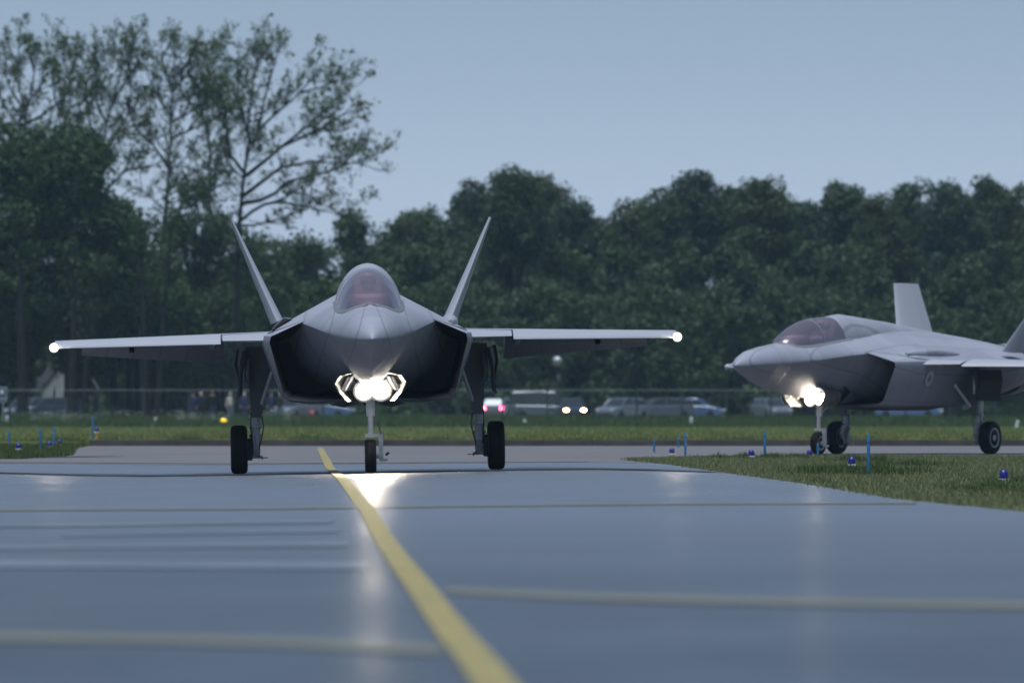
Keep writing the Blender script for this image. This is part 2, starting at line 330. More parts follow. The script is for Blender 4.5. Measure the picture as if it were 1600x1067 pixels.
# ------------------------------------------------------------------ the jets
S0 = 10.0   # station (metres behind the nose tip) that sits at the root's origin
def half_section(zt, zc, wc, zb, eu, el, nu=12, nl=9):
    pts = []
    for i in range(nu + 1):
        t = math.pi / 2 * i / nu
        pts.append((wc * max(math.sin(t), 0) ** (2 / eu), zc + (zt - zc) * max(math.cos(t), 0) ** (2 / eu)))
    for i in range(1, nl + 1):
        t = math.pi / 2 * i / nl
        pts.append((wc * max(math.cos(t), 0) ** (2 / el), zc + (zb - zc) * max(math.sin(t), 0) ** (2 / el)))
    return pts
def ring_of(half, s):
    r = [(x, s - S0, z) for x, z in half]; l = [(-x, s - S0, z) for x, z in reversed(half[1:-1])]
    return r + l
BODY = np.array([  # s, top, chine z, chine half width, bottom, upper exp, lower exp
    (0.00, 2.215, 2.20, 0.015, 2.185, 2.0, 2.0), (0.08, 2.31, 2.20, 0.10, 2.12, 2.0, 1.5), (0.30, 2.44, 2.205, 0.24, 1.98, 1.95, 1.2),
    (0.7, 2.57, 2.22, 0.37, 1.82, 1.95, 1.1), (1.3, 2.67, 2.24, 0.47, 1.67, 1.9, 1.1), (1.9, 2.735, 2.26, 0.53, 1.58, 1.85, 1.1), (2.5, 2.81, 2.30, 0.64, 1.50, 1.7, 1.1),
    (3.2, 2.88, 2.37, 0.80, 1.43, 1.6, 1.1), (4.0, 2.93, 2.45, 0.97, 1.40, 1.5, 1.15), (4.8, 3.0, 2.51, 1.10, 1.34, 1.35, 1.2), (5.4, 3.09, 2.53, 1.16, 1.29, 1.2, 1.4),
    (6.0, 3.20, 2.50, 1.28, 1.25, 1.08, 2.0), (6.6, 3.28, 2.40, 1.62, 1.20, 1.0, 1.9), (7.5, 3.28, 2.34, 1.76, 1.17, 1.0, 1.9), (9.0, 3.20, 2.32, 1.80, 1.17, 1.0, 2.0), (10.5, 3.08, 2.32, 1.78, 1.20, 1.05, 2.0),
    (12.0, 2.96, 2.31, 1.66, 1.32, 1.2, 2.0), (13.0, 2.86, 2.28, 1.42, 1.46, 1.4, 2.0), (13.8, 2.76, 2.22, 1.05, 1.60, 1.7, 2.1), (14.3, 2.70, 2.18, 0.80, 1.64, 1.9, 2.0)])
def body_row(s): return [float(np.interp(s, BODY[:, 0], BODY[:, k])) for k in range(1, 7)]

def wing_panel(mb, le0, te0, x0, le1, te1, x1, z0, z1, prof, side, taper=0.30, nx=8):
    """airfoil strip between span x0 and x1; prof = list of (chord fraction, z upper, z lower)"""
    rings = []
    for i in range(nx + 1):
        t = i / nx; x = x0 + (x1 - x0) * t; le = le0 + (le1 - le0) * t; te = te0 + (te1 - te0) * t; zz = z0 + (z1 - z0) * t; k = 1 - taper * t
        up = [(side * x, le + (te - le) * f - S0, zz + zu * k) for f, zu, zl in prof]
        lo = [(side * x, le + (te - le) * f - S0, zz + zl * k) for f, zu, zl in reversed(prof)]
        rings.append(up + lo)
    mb.loft(rings)

def make_jet():
    root = empty('fighter_jet')
    # --- fuselage (nose to nozzle, one skin)
    ss = sorted(set(list(np.linspace(0, 2, 17)) + list(np.linspace(2.2, 14.3, 60)) + list(BODY[:, 0])))
    mb = MB(); mb.loft([ring_of(half_section(*body_row(s)), s) for s in ss])
    fus = mb.build('fuselage', M['jet'], root, smooth=38)
    # radome seam and nose probe are sub-parts
    def hoop(s, t=0.012, grow=1.0):
        h = ring_of(half_section(*body_row(s)), s); c = Vector((0, s - S0, body_row(s)[1]))
        return [c + (Vector(p) - c) * grow for p in h]
    mb = MB(); mb.loft([hoop(1.86), hoop(1.865, grow=1.006), hoop(1.885, grow=1.006), hoop(1.89)], caps=False); mb.build('radome_seam', M['jet_edge'], fus, smooth=30)
    mb = MB(); mb.tube([(0, -10.0 - 0.22, 2.195), (0, -10.0, 2.20), (0, -9.9, 2.20)], [0.008, 0.018, 0.03], 8); mb.build('nose_probe', M['steel'], root, smooth=40)
    # --- intakes
    for side in (-1, 1):
        lip = [(0.80, 2.55, 4.72), (1.10, 2.535, 4.80), (1.63, 2.305, 5.25), (1.655, 2.20, 5.25), (1.44, 1.36, 5.02), (1.34, 1.245, 4.95), (0.95, 1.20, 4.80), (0.30, 1.26, 4.78)]
        mid = [(0.80, 2.62, 6.2), (1.10, 2.56, 6.2), (1.74, 2.325, 6.5), (1.765, 2.20, 6.5), (1.47, 1.33, 6.4), (1.36, 1.215, 6.4), (0.95, 1.185, 6.4), (0.3, 1.22, 6.4)]
        aft = [(0.70, 2.55, 8.6), (1.10, 2.52, 8.6), (1.78, 2.31, 8.6), (1.80, 2.19, 9.6), (1.46, 1.33, 9.6), (1.34, 1.22, 9.4), (0.95, 1.165, 8.6), (0.5, 1.18, 8.6)]
        r = [[(side * x, s - S0, z) for x, z, s in ring] for ring in (lip, mid, aft)]
        c = Vector((side * 1.1, -5.0, 1.85))
        inner = [c + (Vector(p) - c) * 0.996 for p in r[0]]; inner = [(p.x, q[1] + 0.01, p.z) for p, q in zip(inner, r[0])]
        back = [(p[0] * 0.92, -3.9, 1.85 + (p[2] - 1.85) * 0.8) for p in inner]
        mb = MB(); mb.loft([r[0], r[1], r[2]], caps=False); na = mb.build('intake_cowl', M['jet'], root, smooth=30)
        mb = MB(); mb.loft([[(p[0], p[1] + 0.012, p[2]) for p in inner], back], caps=False); mb.add(back, [tuple(range(8))]); mb.build('intake_duct', M['jet_dark'], na)  # duct walls coloured near black, the deep intake shade put into the colour
        # diverterless bump on the fuselage side, inside the mouth
        mb = MB(); rings = []
        for i in range(9):
            t = i / 8; rr = math.sin(math.pi * min(max(t, 0.03), 0.97)) ** 0.7
            rings.append([(side * (0.60 + 0.10 * t + 0.22 * rr * math.cos(2 * math.pi * k / 12)), 4.1 + 1.8 * t - S0, 2.16 + 0.08 * t + 0.26 * rr * math.sin(2 * math.pi * k / 12)) for k in range(12)])
        mb.loft(rings); mb.build('intake_bump', M['jet'], na, smooth=60)
        # pale insignia on the outer wall
        mb = MB(); mb.lathe([(0.001, -0.004), (0.20, -0.004), (0.20, 0.004), (0.001, 0.004)], 'X', (0, 0, 0), 20)
        ins = mb.build('insignia', M['mark'], na); ins.location = (side * 1.685, 7.0 - S0, 1.90); ins.rotation_euler = (0, side * R(16.5), 0)
        mb = MB(); mb.lathe([(0.001, -0.007), (0.09, -0.007), (0.09, 0.007), (0.001, 0.007)], 'X', (0, 0, 0), 20); ins = mb.build('insignia_centre', M['door_grey'], na); ins.location = (side * 1.685, 7.0 - S0, 1.90); ins.rotation_euler = (0, side * R(16.5), 0)
    # --- gun fairing on the port shoulder, louvre on the other
    mb = MB(); rings = []
    for i in range(11):
        t = i / 10; rr = math.sin(math.pi * (0.04 + 0.92 * t)) ** 0.6
        rings.append([(1.40 + 0.15 * rr * math.cos(2 * math.pi * k / 14), 6.3 + 2.8 * t - S0, 2.50 + 0.15 * rr * math.sin(2 * math.pi * k / 14)) for k in range(14)])
    mb.loft(rings); mb.build('gun_fairing', M['jet'], root, smooth=60)
    mb = MB(); mb.loft([[(-1.27, 6.5 - S0, 2.615), (-1.40, 6.5 - S0, 2.635), (-1.56, 6.5 - S0, 2.50), (-1.61, 6.5 - S0, 2.42)], [(-1.27, 9.2 - S0, 2.60), (-1.40, 9.2 - S0, 2.62), (-1.56, 9.2 - S0, 2.50), (-1.61, 9.2 - S0, 2.40)]])
    lv = mb.build('shoulder_fairing', M['jet'], root)
    mb = MB(); mb.loft([[(-1.31, 6.48 - S0, 2.60), (-1.40, 6.48 - S0, 2.612), (-1.53, 6.48 - S0, 2.50), (-1.58, 6.48 - S0, 2.44)], [(-1.31, 6.52 - S0, 2.60), (-1.40, 6.52 - S0, 2.612), (-1.53, 6.52 - S0, 2.50), (-1.58, 6.52 - S0, 2.44)]])
    mb.build('air_inlet', M['jet_dark'], lv)
    # --- canopy
    CAN = np.array([(2.22, 2.77, 0.10, 2.70), (2.36, 2.87, 0.27, 2.70), (2.62, 3.03, 0.40, 2.70), (3.05, 3.21, 0.49, 2.72), (3.5, 3.33, 0.525, 2.74), (3.9, 3.385, 0.54, 2.77), (4.3, 3.41, 0.535, 2.80), (4.72, 3.42, 0.53, 2.83), (4.95, 3.465, 0.54, 2.84), (5.3, 3.50, 0.55, 2.86), (5.9, 3.46, 0.53, 2.92)])
    def can_ring(s, g=1.0, n=20, flip=False):
        zt, hw, zb = (float(np.interp(s, CAN[:, 0], CAN[:, k])) for k in (1, 2, 3))
        return [(g * hw * math.cos(math.pi * k / n), s - S0, zb + (zt - zb) * g * max(math.sin(math.pi * k / n), 0) ** 1.32) for k in range(n + 1)]
    cs = np.linspace(2.22, 4.76, 26)
    mb = MB(); mb.loft([can_ring(s) for s in cs], caps=False, close=False); can = mb.build('canopy', M['canopy'], root, smooth=60)
    mb = MB(); mb.loft([can_ring(4.74, 1.004), can_ring(4.95), can_ring(5.3), can_ring(5.6), can_ring(5.9), [(x * 0.9, y + 1.8, z - 0.13) for x, y, z in can_ring(5.9)], [(x * 0.6, y + 3.8, z - 0.31) for x, y, z in can_ring(5.9)]], caps=False, close=False)
    mb.build('spine', M['jet'], root, smooth=60)
    mb = MB(); mb.loft([can_ring(3.66, 1.006), can_ring(3.66, 0.955), can_ring(3.73, 0.955), can_ring(3.73, 1.006), can_ring(3.66, 1.006)], caps=False, close=False)
    mb.build('canopy_bow', M['jet_under'], can, smooth=30)
    # sill strip round the foot of the glass
    mb = MB(); rows = []
    for s in np.linspace(2.12, 5.0, 24):
        zt, zc, wc, zb, eu, el = body_row(s); hw = float(np.interp(s, CAN[:, 0], CAN[:, 2])) if s > 2.22 else 0.06
        rows.append((s, hw, zt, zc, wc, eu))
    def skin_z(x, r):
        q = min(abs(x) / r[4], 0.999); return r[3] + (r[2] - r[3]) * (1 - q ** r[5]) ** (1 / r[5])
    for side in (-1, 1):
        rr = []
        for r in rows:
            a, b = r[1] - 0.02, r[1] + 0.055; rr.append([(side * a, r[0] - S0, skin_z(a, r) + 0.03), (side * b, r[0] - S0, skin_z(b, r) + 0.008), (side * b, r[0] - S0, skin_z(b, r) - 0.03), (side * a, r[0] - S0, skin_z(a, r) - 0.03)])
        mb.loft(rr)
    mb.build('canopy_sill', M['jet_under'], can, smooth=40)
    mb = MB()
    mb.loft([[(-0.30, -7.3, 2.76), (0.30, -7.3, 2.76), (0.22, -7.3, 2.90), (-0.22, -7.3, 2.90)], [(-0.38, -6.8, 2.78), (0.38, -6.8, 2.78), (0.31, -6.8, 2.97), (-0.31, -6.8, 2.97)]])
    mb.build('instrument_hood', M['cockpit'], can)
    mb = MB(); mb.box((0, 4.72 - S0, 3.06), (0.46, 0.14, 0.52), Matrix.Rotation(R(-14), 3, 'X')); mb.box((0, 4.66 - S0, 3.28), (0.26, 0.14, 0.14), Matrix.Rotation(R(-14), 3, 'X')); mb.box((0, 4.4 - S0, 2.90), (0.46, 0.5, 0.12))
    mb.build('ejection_seat', M['seat'], can, bevel=0.02)
    # --- wings
    AIR = [(0.125, 0.047, -0.055), (0.25, 0.066, -0.05), (0.4, 0.07, -0.045), (0.6, 0.058, -0.04), (0.78, 0.03, -0.03)]
    LEF = [(0.0, -0.122, -0.128), (0.006, -0.095, -0.132), (0.025, -0.055, -0.122), (0.065, 0.005, -0.095), (0.123, 0.045, -0.055)]
    LEG = [(0.0, -0.10, -0.106), (0.006, -0.075, -0.11), (0.025, -0.035, -0.105), (0.065, 0.01, -0.085), (0.123, 0.045, -0.055)]
    def L(x): return 6.55 + (x - 1.5) * 0.70      # leading edge
    def T(x): return 12.45 - (x - 1.5) * 0.36     # trailing edge
    def Z(x): return 2.345 - (x - 1.5) * 0.018
    for side in (-1, 1):
        wr = empty('wing'); wr.parent = root
        mb = MB(); wing_panel(mb, L(1.5), T(1.5), 1.5, L(5.30), T(5.30), 5.30, Z(1.5), Z(5.30), AIR, side); mb.build('wing_box', M['jet'], wr, smooth=40)
        mb = MB(); wing_panel(mb, L(1.45) - 0.25, T(1.45), 1.45, L(2.44), T(2.44), 2.44, Z(1.45), Z(2.44), LEG, side, nx=4); mb.build('leading_edge_root', M['jet_edge'], wr, smooth=40)
        mb = MB(); wing_panel(mb, L(2.47), T(2.47), 2.47, L(5.30), T(5.30), 5.30, Z(2.47), Z(5.30), LEF, side); mb.build('leading_edge_flap', M['jet_edge'], wr, smooth=40)
        FLP = [(0.775, 0.030, -0.045), (0.83, 0.0, -0.125), (0.92, -0.15, -0.265), (1.0, -0.415, -0.43)]
        mb = MB(); wing_panel(mb, L(2.42), T(2.42), 2.42, L(4.86), T(4.86), 4.86, Z(2.42), Z(4.86), FLP, side, taper=0.50); mb.build('flaperon', M['jet'], wr, smooth=40)
        FIX = [(0.782, 0.03, -0.03), (0.9, 0.015, -0.015), (1.0, 0.003, -0.003)]
        mb = MB(); wing_panel(mb, L(4.90), T(4.90), 4.90, L(5.30), T(5.30), 5.30, Z(4.90), Z(5.30), FIX, side, nx=2); mb.build('wing_trailing_edge', M['jet'], wr)
        mb = MB(); wing_panel(mb, L(1.5), T(1.5), 1.5, L(2.38), T(2.38), 2.38, Z(1.5), Z(2.38), FIX, side, nx=2); mb.build('wing_trailing_edge', M['jet'], wr)
        mb = MB(); wing_panel(mb, L(5.30) + 0.25, T(5.30) - 0.1, 5.302, L(5.36) + 0.5, T(5.36) - 0.3, 5.36, Z(5.30) - 0.02, Z(5.36) - 0.02, [(0, -0.02, -0.05), (0.2, 0.03, -0.06), (0.6, 0.04, -0.05), (1, 0, -0.01)], side, nx=3); mb.build('wing_tip', M['jet'], wr, smooth=40)
        xm = 5.31; mb = MB(); rings = []
        for i in range(9):
            a = math.pi * i / 8; rings.append([(side * (xm + 0.085 * math.sin(a) * math.cos(2 * math.pi * k / 14)), L(xm) + 0.02 - 0.09 * math.cos(a) - S0, Z(xm) - 0.075 + 0.085 * math.sin(a) * math.sin(2 * math.pi * k / 14)) for k in range(14)])
        mb.loft(rings); mb.build('wing_tip_light', M['tip_lamp'], wr, smooth=60)
        for xx in (2.62, 4.0):     # flap hinge fairings under the wing
            mb = MB(); mb.loft([[(side * (xx + dx * w_), s - S0, Z(xx) - 0.03 - dz) for dx, dz in ((-1, 0), (1, 0), (0.6, d_), (-0.6, d_))] for s, w_, d_ in ((L(xx) + 2.0, 0.01, 0.02), (L(xx) + 2.8, 0.06, 0.13), (T(xx) - 0.9, 0.06, 0.16), (T(xx) - 0.25, 0.03, 0.12))]); mb.build('hinge_fairing', M['jet'], wr, smooth=40)
    # --- tails
    for side in (-1, 1):
        fin = empty('tail_fin'); fin.parent = root
        rings = []; rud = []
        for i in range(9):
            t = i / 8; x = 1.50 + 0.74 * t; z = 2.60 + 1.75 * t; le = 11.3 + 1.15 * t; te = 13.5 + 0.30 * t; th = 0.085 * (1 - t) + 0.028
            nx_, nz_ = math.cos(R(22)), -math.sin(R(22))
            def pt(f, o): return (side * (x + nx_ * o), le + (te - le) * f - S0, z + nz_ * o)
            rings.append([pt(f, o * th) for f, o in ((0, 0), (0.03, 0.45), (0.15, 0.85), (0.4, 1.0), (0.70, 0.7), (0.70, -0.7), (0.4, -1.0), (0.15, -0.85), (0.03, -0.45))])
            rud.append([pt(f, o * th) for f, o in ((0.708, 0.62), (1.0, 0.06), (1.0, -0.06), (0.708, -0.62))])
        mb = MB(); mb.loft(rings); mb.build('fin_panel', M['jet_edge'], fin, smooth=40)
        mb = MB(); mb.loft(rud); mb.build('rudder', M['jet_edge'], fin, smooth=40)
        mb = MB(); rings = []
        for i in range(7):
            t = i / 6; x = 1.25 + 2.2 * t; le = 12.3 + 1.75 * t; te = 15.3 - 0.25 * t; th = 0.06 * (1 - t) + 0.015
            rings.append([(side * x, le + (te - le) * f - S0, 2.325 + o * th) for f, o in ((0, 0), (0.1, 0.7), (0.45, 1), (1, 0.05), (1, -0.05), (0.45, -1), (0.1, -0.7))])
        mb.loft(rings); mb.build('tailplane', M['jet'], root, smooth=40)
    mb = MB(); mb.lathe([(0.60, 0.0), (0.66, 0.05), (0.64, 0.5), (0.56, 1.0), (0.52, 1.0), (0.56, 0.3), (0.56, 0.06)], 'Y', (0, 14.2 - S0, 2.16), 30); mb.build('exhaust_nozzle', M['nozzle'], root, smooth=30)
    # --- belly: two weapon-bay door bulges and a keel blister
    for side in (-1, 1):
        mb = MB(); mb.loft([[(side * (0.40 + w_ * dx), s - S0, 1.24 - dz * h_) for dx, dz in ((-1, 0), (-0.8, 0.7), (0, 1), (0.8, 0.7), (1, 0))] for s, w_, h_ in ((5.6, 0.10, 0.01), (6.4, 0.22, 0.10), (7.5, 0.26, 0.14), (9.3, 0.26, 0.14), (10.6, 0.10, 0.02))]); mb.build('weapon_bay_door', M['jet'], root, smooth=40)
    mb = MB(); mb.loft([[(0.10 * dx, s - S0, 1.22 - dz * 0.10 * k_) for dx, dz in ((-1, 0), (-.6, 1), (.6, 1), (1, 0))] for s, k_ in ((7.2, 0.1), (7.4, 1), (7.9, 1), (8.2, 0.1))]); mb.build('belly_blister', M['jet_dark'], root)
    # --- main gear
    def wheel(name, x, s, r, wdt, parent, hub_side):
        wl = empty(name); wl.parent = parent; wl.location = (x, s - S0, r)
        h = wdt / 2
        mb = MB(); mb.lathe([(r * 0.58, -h * 0.86), (r * 0.80, -h), (r * 0.93, -h * 0.90), (r * 0.99, -h * 0.62), (r, -h * 0.52), (r * 0.985, -h * 0.50), (r * 0.985, -h * 0.46), (r, -h * 0.44), (r, -h * 0.05), (r * 0.985, -h * 0.04), (r * 0.985, h * 0.04), (r, h * 0.05), (r, h * 0.44), (r * 0.985, h * 0.46), (r * 0.985, h * 0.50), (r, h * 0.52), (r * 0.99, h * 0.62), (r * 0.93, h * 0.90), (r * 0.80, h), (r * 0.58, h * 0.86)], 'X', (0, 0, 0), 40)
        mb.build('tyre', M['rubber'], wl, smooth=40)
        mb = MB(); mb.lathe([(r * 0.10, -h * 1.0), (r * 0.16, -h * 0.97), (r * 0.2, -h * 0.80), (r * 0.46, -h * 0.80), (r * 0.55, -h * 0.93), (r * 0.60, -h * 0.95), (r * 0.60, h * 0.95), (r * 0.55, h * 0.93), (r * 0.46, h * 0.80), (r * 0.2, h * 0.80), (r * 0.16, h * 0.97), (r * 0.10, h * 1.0)], 'X', (0, 0, 0), 28)
        for k in range(8):
            a = 2 * math.pi * k / 8; mb.lathe([(0.03, -h * 0.83), (0.03, h * 0.83)], 'X', (0, r * 0.34 * math.cos(a), r * 0.34 * math.sin(a)), 6)
        mb.build('rim', M['white_metal'], wl, smooth=40)
        return wl
    for side in (-1, 1):
        g = empty('main_gear'); g.parent = root
        wheel('wheel', side * 2.19, 9.3, 0.415, 0.29, g, side)
        mb = MB(); mb.tube([(side * 1.80, -0.5, 2.1), (side * 1.88, -0.66, 1.25), (side * 1.90, -0.70, 0.95)], [0.10, 0.095, 0.085], 14); mb.tube([(side * 1.90, -0.70, 1.0), (side * 1.905, -0.70, 0.36)], 0.078, 14)
        for z in (0.98, 0.80, 0.64): mb.lathe([(0.10, -0.03), (0.115, -0.02), (0.115, 0.02), (0.10, 0.03)], 'Z', (side * 1.90, -0.70, z), 14)
        mb.box((side * 1.905, -0.70, 0.36), (0.15, 0.17, 0.20)); mb.tube([(side * 1.88, -0.70, 0.415), (side * 2.16, -0.70, 0.415)], 0.05, 12)
        mb.build('strut', M['white_metal'], g, smooth=35)
        mb = MB(); mb.tube([(side * 1.87, -0.86, 0.72), (side * 1.88, -0.98, 0.52), (side * 1.89, -0.84, 0.34)], [0.04, 0.03, 0.035], 8); mb.build('torque_link', M['white_metal'], g, smooth=35); mb = MB(); mb.tube([(side * 1.93, -0.86, 0.72), (side * 1.93, -0.98, 0.52), (side * 1.92, -0.84, 0.34)], [0.025, 0.02, 0.02], 8); mb.build('torque_link', M['white_metal'], g, smooth=35)
        mb = MB(); mb.tube([(side * 1.80, -0.80, 1.0), (side * 1.765, -0.82, 0.8), (side * 1.80, -0.82, 0.62), (side * 1.86, -0.82, 0.40)], 0.012, 6); mb.build('brake_hose', M['hose'], g, smooth=60); mb = MB(); mb.tube([(side * 1.98, -0.80, 1.05), (side * 1.985, -0.82, 0.75), (side * 1.96, -0.82, 0.45)], 0.012, 6); mb.build('brake_hose', M['hose'], g, smooth=60)
        mb = MB(); mb.lathe([(0.17, -0.05), (0.19, -0.03), (0.19, 0.05), (0.12, 0.07)], 'X', (side * 2.02, -0.70, 0.415), 22); mb.box((side * 2.0, -0.86, 0.30), (0.07, 0.10, 0.12)); mb.build('brake', M['hose'], g, smooth=35)
        mb = MB(); mb.tube([(side * 1.80, -0.88, 0.25), (side * 1.80, -0.80, 0.29), (side * 2.02, -0.74, 0.30)], 0.014, 6); mb.box((side * 1.80, -0.72, 0.27), (0.20, 0.03, 0.025)); mb.build('tow_lug', M['steel'], g)
        # leg fairing door that hangs beside the strut, broad at the top
        mb = MB(); mb.loft([[(side * a, y_, z) for a, y_ in ((x0, -1.0), (x1, -1.0), (x1, -0.94), (x0, -0.94))] for x0, x1, z in ((1.50, 2.06, 2.16), (1.56, 2.03, 1.80), (1.70, 2.00, 1.45), (1.77, 1.98, 1.15), (1.80, 1.97, 0.96))]); mb.build('leg_door', M['jet_under'], g)
        mb = MB(); mb.loft([[(side * (x + dx), y_, z) for dx, y_ in ((-0.02, -1.3), (0.02, -1.3), (0.02, -0.1), (-0.02, -0.1))] for x, z in ((2.18, 2.12), (2.22, 1.85), (2.16, 1.55), (2.17, 1.34))]); mb.build('outer_door', M['jet_dark'], g)
        mb = MB(); mb.tube([(side * 2.06, -1.32, 2.08), (side * 2.14, -1.34, 1.70), (side * 2.15, -1.34, 1.36), (side * 2.20, -1.34, 1.30)], [0.05, 0.035, 0.028, 0.015], 8); mb.build('door_actuator', M['hose'], g, smooth=40); mb = MB(); mb.tube([(side * 2.0, -1.2, 1.98), (side * 2.03, -1.24, 1.70), (side * 2.0, -1.2, 1.52)], [0.045, 0.05, 0.03], 8); mb.build('door_actuator', M['steel'], g, smooth=40)
        mb = MB(); mb.tube([(side * 1.60, -1.5, 1.75), (side * 1.86, -0.78, 0.98)], 0.035, 8); mb.build('drag_brace', M['white_metal'], g, smooth=40)
    # --- nose gear
    g = empty('nose_gear'); g.parent = root
    NS = 4.30
    wheel('wheel', -0.012, NS, 0.285, 0.19, g, 1)
    mb = MB(); mb.tube([(0, NS - S0 + 0.10, 1.75), (0, NS - S0 + 0.03, 1.05), (0, NS - S0 + 0.02, 0.95)], [0.085, 0.075, 0.07], 12); mb.tube([(0, NS - S0 + 0.02, 1.0), (0, NS - S0, 0.66)], 0.046, 12)
    mb.loft([[(x_, NS - S0 + y_, z_) for x_, y_ in ((-0.10, -0.05), (0.20, -0.05), (0.20, 0.05), (-0.10, 0.05))] for z_ in (0.60, 0.66)])
    mb.loft([[(x_, NS - S0 + y_, z_) for x_, y_ in ((0.125, -0.045), (0.20, -0.045), (0.20, 0.045), (0.125, 0.045))] for z_ in (0.62, 0.24)])
    mb.tube([(0.17, NS - S0, 0.285), (-0.05, NS - S0, 0.285)], 0.035, 10); mb.box((0.20, NS - S0, 0.22), (0.14, 0.07, 0.045)); mb.build('strut', M['white_metal'], g, smooth=35)
    mb = MB(); mb.tube([(0.09, NS - S0 - 0.06, 0.95), (0.13, NS - S0 - 0.07, 0.8), (0.17, NS - S0 - 0.06, 0.64)], 0.011, 6); mb.build('steering_hose', M['hose'], g, smooth=60); mb = MB(); mb.tube([(0.24, NS - S0, 0.30), (0.29, NS - S0 - 0.02, 0.34)], 0.022, 8); mb.build('tow_pin', M['hose'], g, smooth=60)
    mb = MB(); mb.tube([(0, NS - S0 + 0.05, 1.0), (0, NS - S0 + 1.0, 1.5)], 0.035, 8); mb.build('drag_brace', M['white_metal'], g, smooth=40)
    for side in (-1, 1):
        mb = MB(); mb.loft([[(side * (x + dx), y_, z) for dx, y_ in ((0.05, NS - S0 - 0.75), (0.074, NS - S0 - 0.75), (-0.12, NS - S0 + 0.45), (-0.144, NS - S0 + 0.45))] for x, z in ((0.26, 1.66), (0.46, 1.62), (0.535, 1.50), (0.46, 1.34), (0.34, 1.20))])
        dr = mb.build('nose_gear_door', M['bay'], g, smooth=40)
        for k in range(4):
            mb = MB(); mb.tube([(side * (0.36 - .05 * k), NS - S0 - 0.65 + 0.33 * k, 1.60), (side * (0.47 - .05 * k), NS - S0 - 0.65 + 0.33 * k, 1.38)], 0.022, 6); mb.build('door_rib', M['white_metal'], dr, smooth=40)
        mb = MB(); mb.tube([(side * 0.20, NS - S0 - 0.3, 1.72), (side * 0.42, NS - S0 - 0.3, 1.42)], 0.025, 8); mb.build('door_link', M['steel'], dr, smooth=40)
    mb = MB(); mb.box((0, NS - S0 + 0.06, 1.68), (0.5, 1.5, 0.02)); mb.build('gear_bay_roof', M['bay'], g)
    for lx, lz, lr in ((-0.11, 1.36, 1.05), (0.17, 1.38, 1.15), (0.02, 1.62, 0.9)):      # landing light and the taxi light above it
        mb = MB(); mb.lathe([(0.03 * lr, 0.16), (0.12 * lr, 0.13), (0.165 * lr, 0.02), (0.17 * lr, 0.0), (0.155 * lr, 0.0), (0.15 * lr, 0.02)], 'Y', (lx, NS - S0 - 0.24, lz), 22); mb.box((lx - .015, NS - S0 - 0.05, lz), (0.06, 0.16, 0.06)); ld = mb.build('landing_light', M['white_metal'], g, smooth=40)
        mb = MB(); mb.lathe([(0.152 * lr, 0.012), (0.148 * lr, -0.01), (0.105 * lr, -0.038), (0.05 * lr, -0.052), (0.001, -0.055)], 'Y', (lx, NS - S0 - 0.24, lz), 22); mb.build('lens', M['lamp'], ld, smooth=60)
    return root

def add_lamp(jet, energy):
    """the beam of a jet's landing light"""
    l = bpy.data.lights.new('landing_beam', 'SPOT'); l.energy = energy; l.spot_size = R(150); l.spot_blend = 0.9; l.color = (1.0, 0.85, 0.64); l.shadow_soft_size = 0.10
    o = bpy.data.objects.new('landing_beam', l); COL.objects.link(o); o.parent = jet; o.location = (0.03, 4.30 - S0 - 0.33, 1.37); o.rotation_euler = (R(84), 0, R(180))
    return o

jet = make_jet()
jet.location = (JX, JY, 0.006); jet.rotation_euler = (0, R(-1.0), R(1.4))
tag(jet, 'grey twin-tailed fighter jet taxiing head-on with its landing light blazing', 'fighter jet', 'fighter jets')
jet2 = copy_tree(jet)
jet2.location = (10.48, 288.0, -0.041); jet2.rotation_euler = (0, 0, R(-30.0))
for ch in jet2.children:
    for c in ch.children:
        if c.name.startswith('wing_tip_light'):
            c.data = c.data.copy(); c.data.materials[0] = M['jet_edge']     # unlit on this one
tag(jet2, 'grey fighter jet turned three-quarters, taxiing behind the grass verge at right', 'fighter jet', 'fighter jets')
add_lamp(jet, 160); add_lamp(jet2, 80)

# ------------------------------------------------------------------ people
def skin_person(name, J, E, Rd, cols, seed=0):
    """J joints {key: xyz}, E edges, Rd radii -> one continuous body, coloured by region"""
    keys = list(J); me = bpy.data.meshes.new(name); me.from_pydata([J[k] for k in keys], [(keys.index(a), keys.index(b)) for a, b in E], [])
    o = bpy.data.objects.new(name, me); COL.objects.link(o)
    sk = o.modifiers.new('skin', 'SKIN'); sk.use_smooth_shade = True
    for i, k in enumerate(keys):
        r = Rd.get(k, 0.05); r = r if isinstance(r, tuple) else (r, r); me.skin_vertices[0].data[i].radius = r
    me.skin_vertices[0].data[keys.index('pelvis')].use_root = True
    o.modifiers.new('sub', 'SUBSURF').levels = 2; o.modifiers['sub'].render_levels = 2
    dgp = bpy.context.evaluated_depsgraph_get(); nm = bpy.data.meshes.new_from_object(o.evaluated_get(dgp))
    o.modifiers.clear(); old = o.data; o.data = nm; bpy.data.meshes.remove(old)
    for m_ in cols['mats']: nm.materials.append(m_)
    for p in nm.polygons:
        p.use_smooth = True; p.material_index = cols['pick'](p.center)
    return o

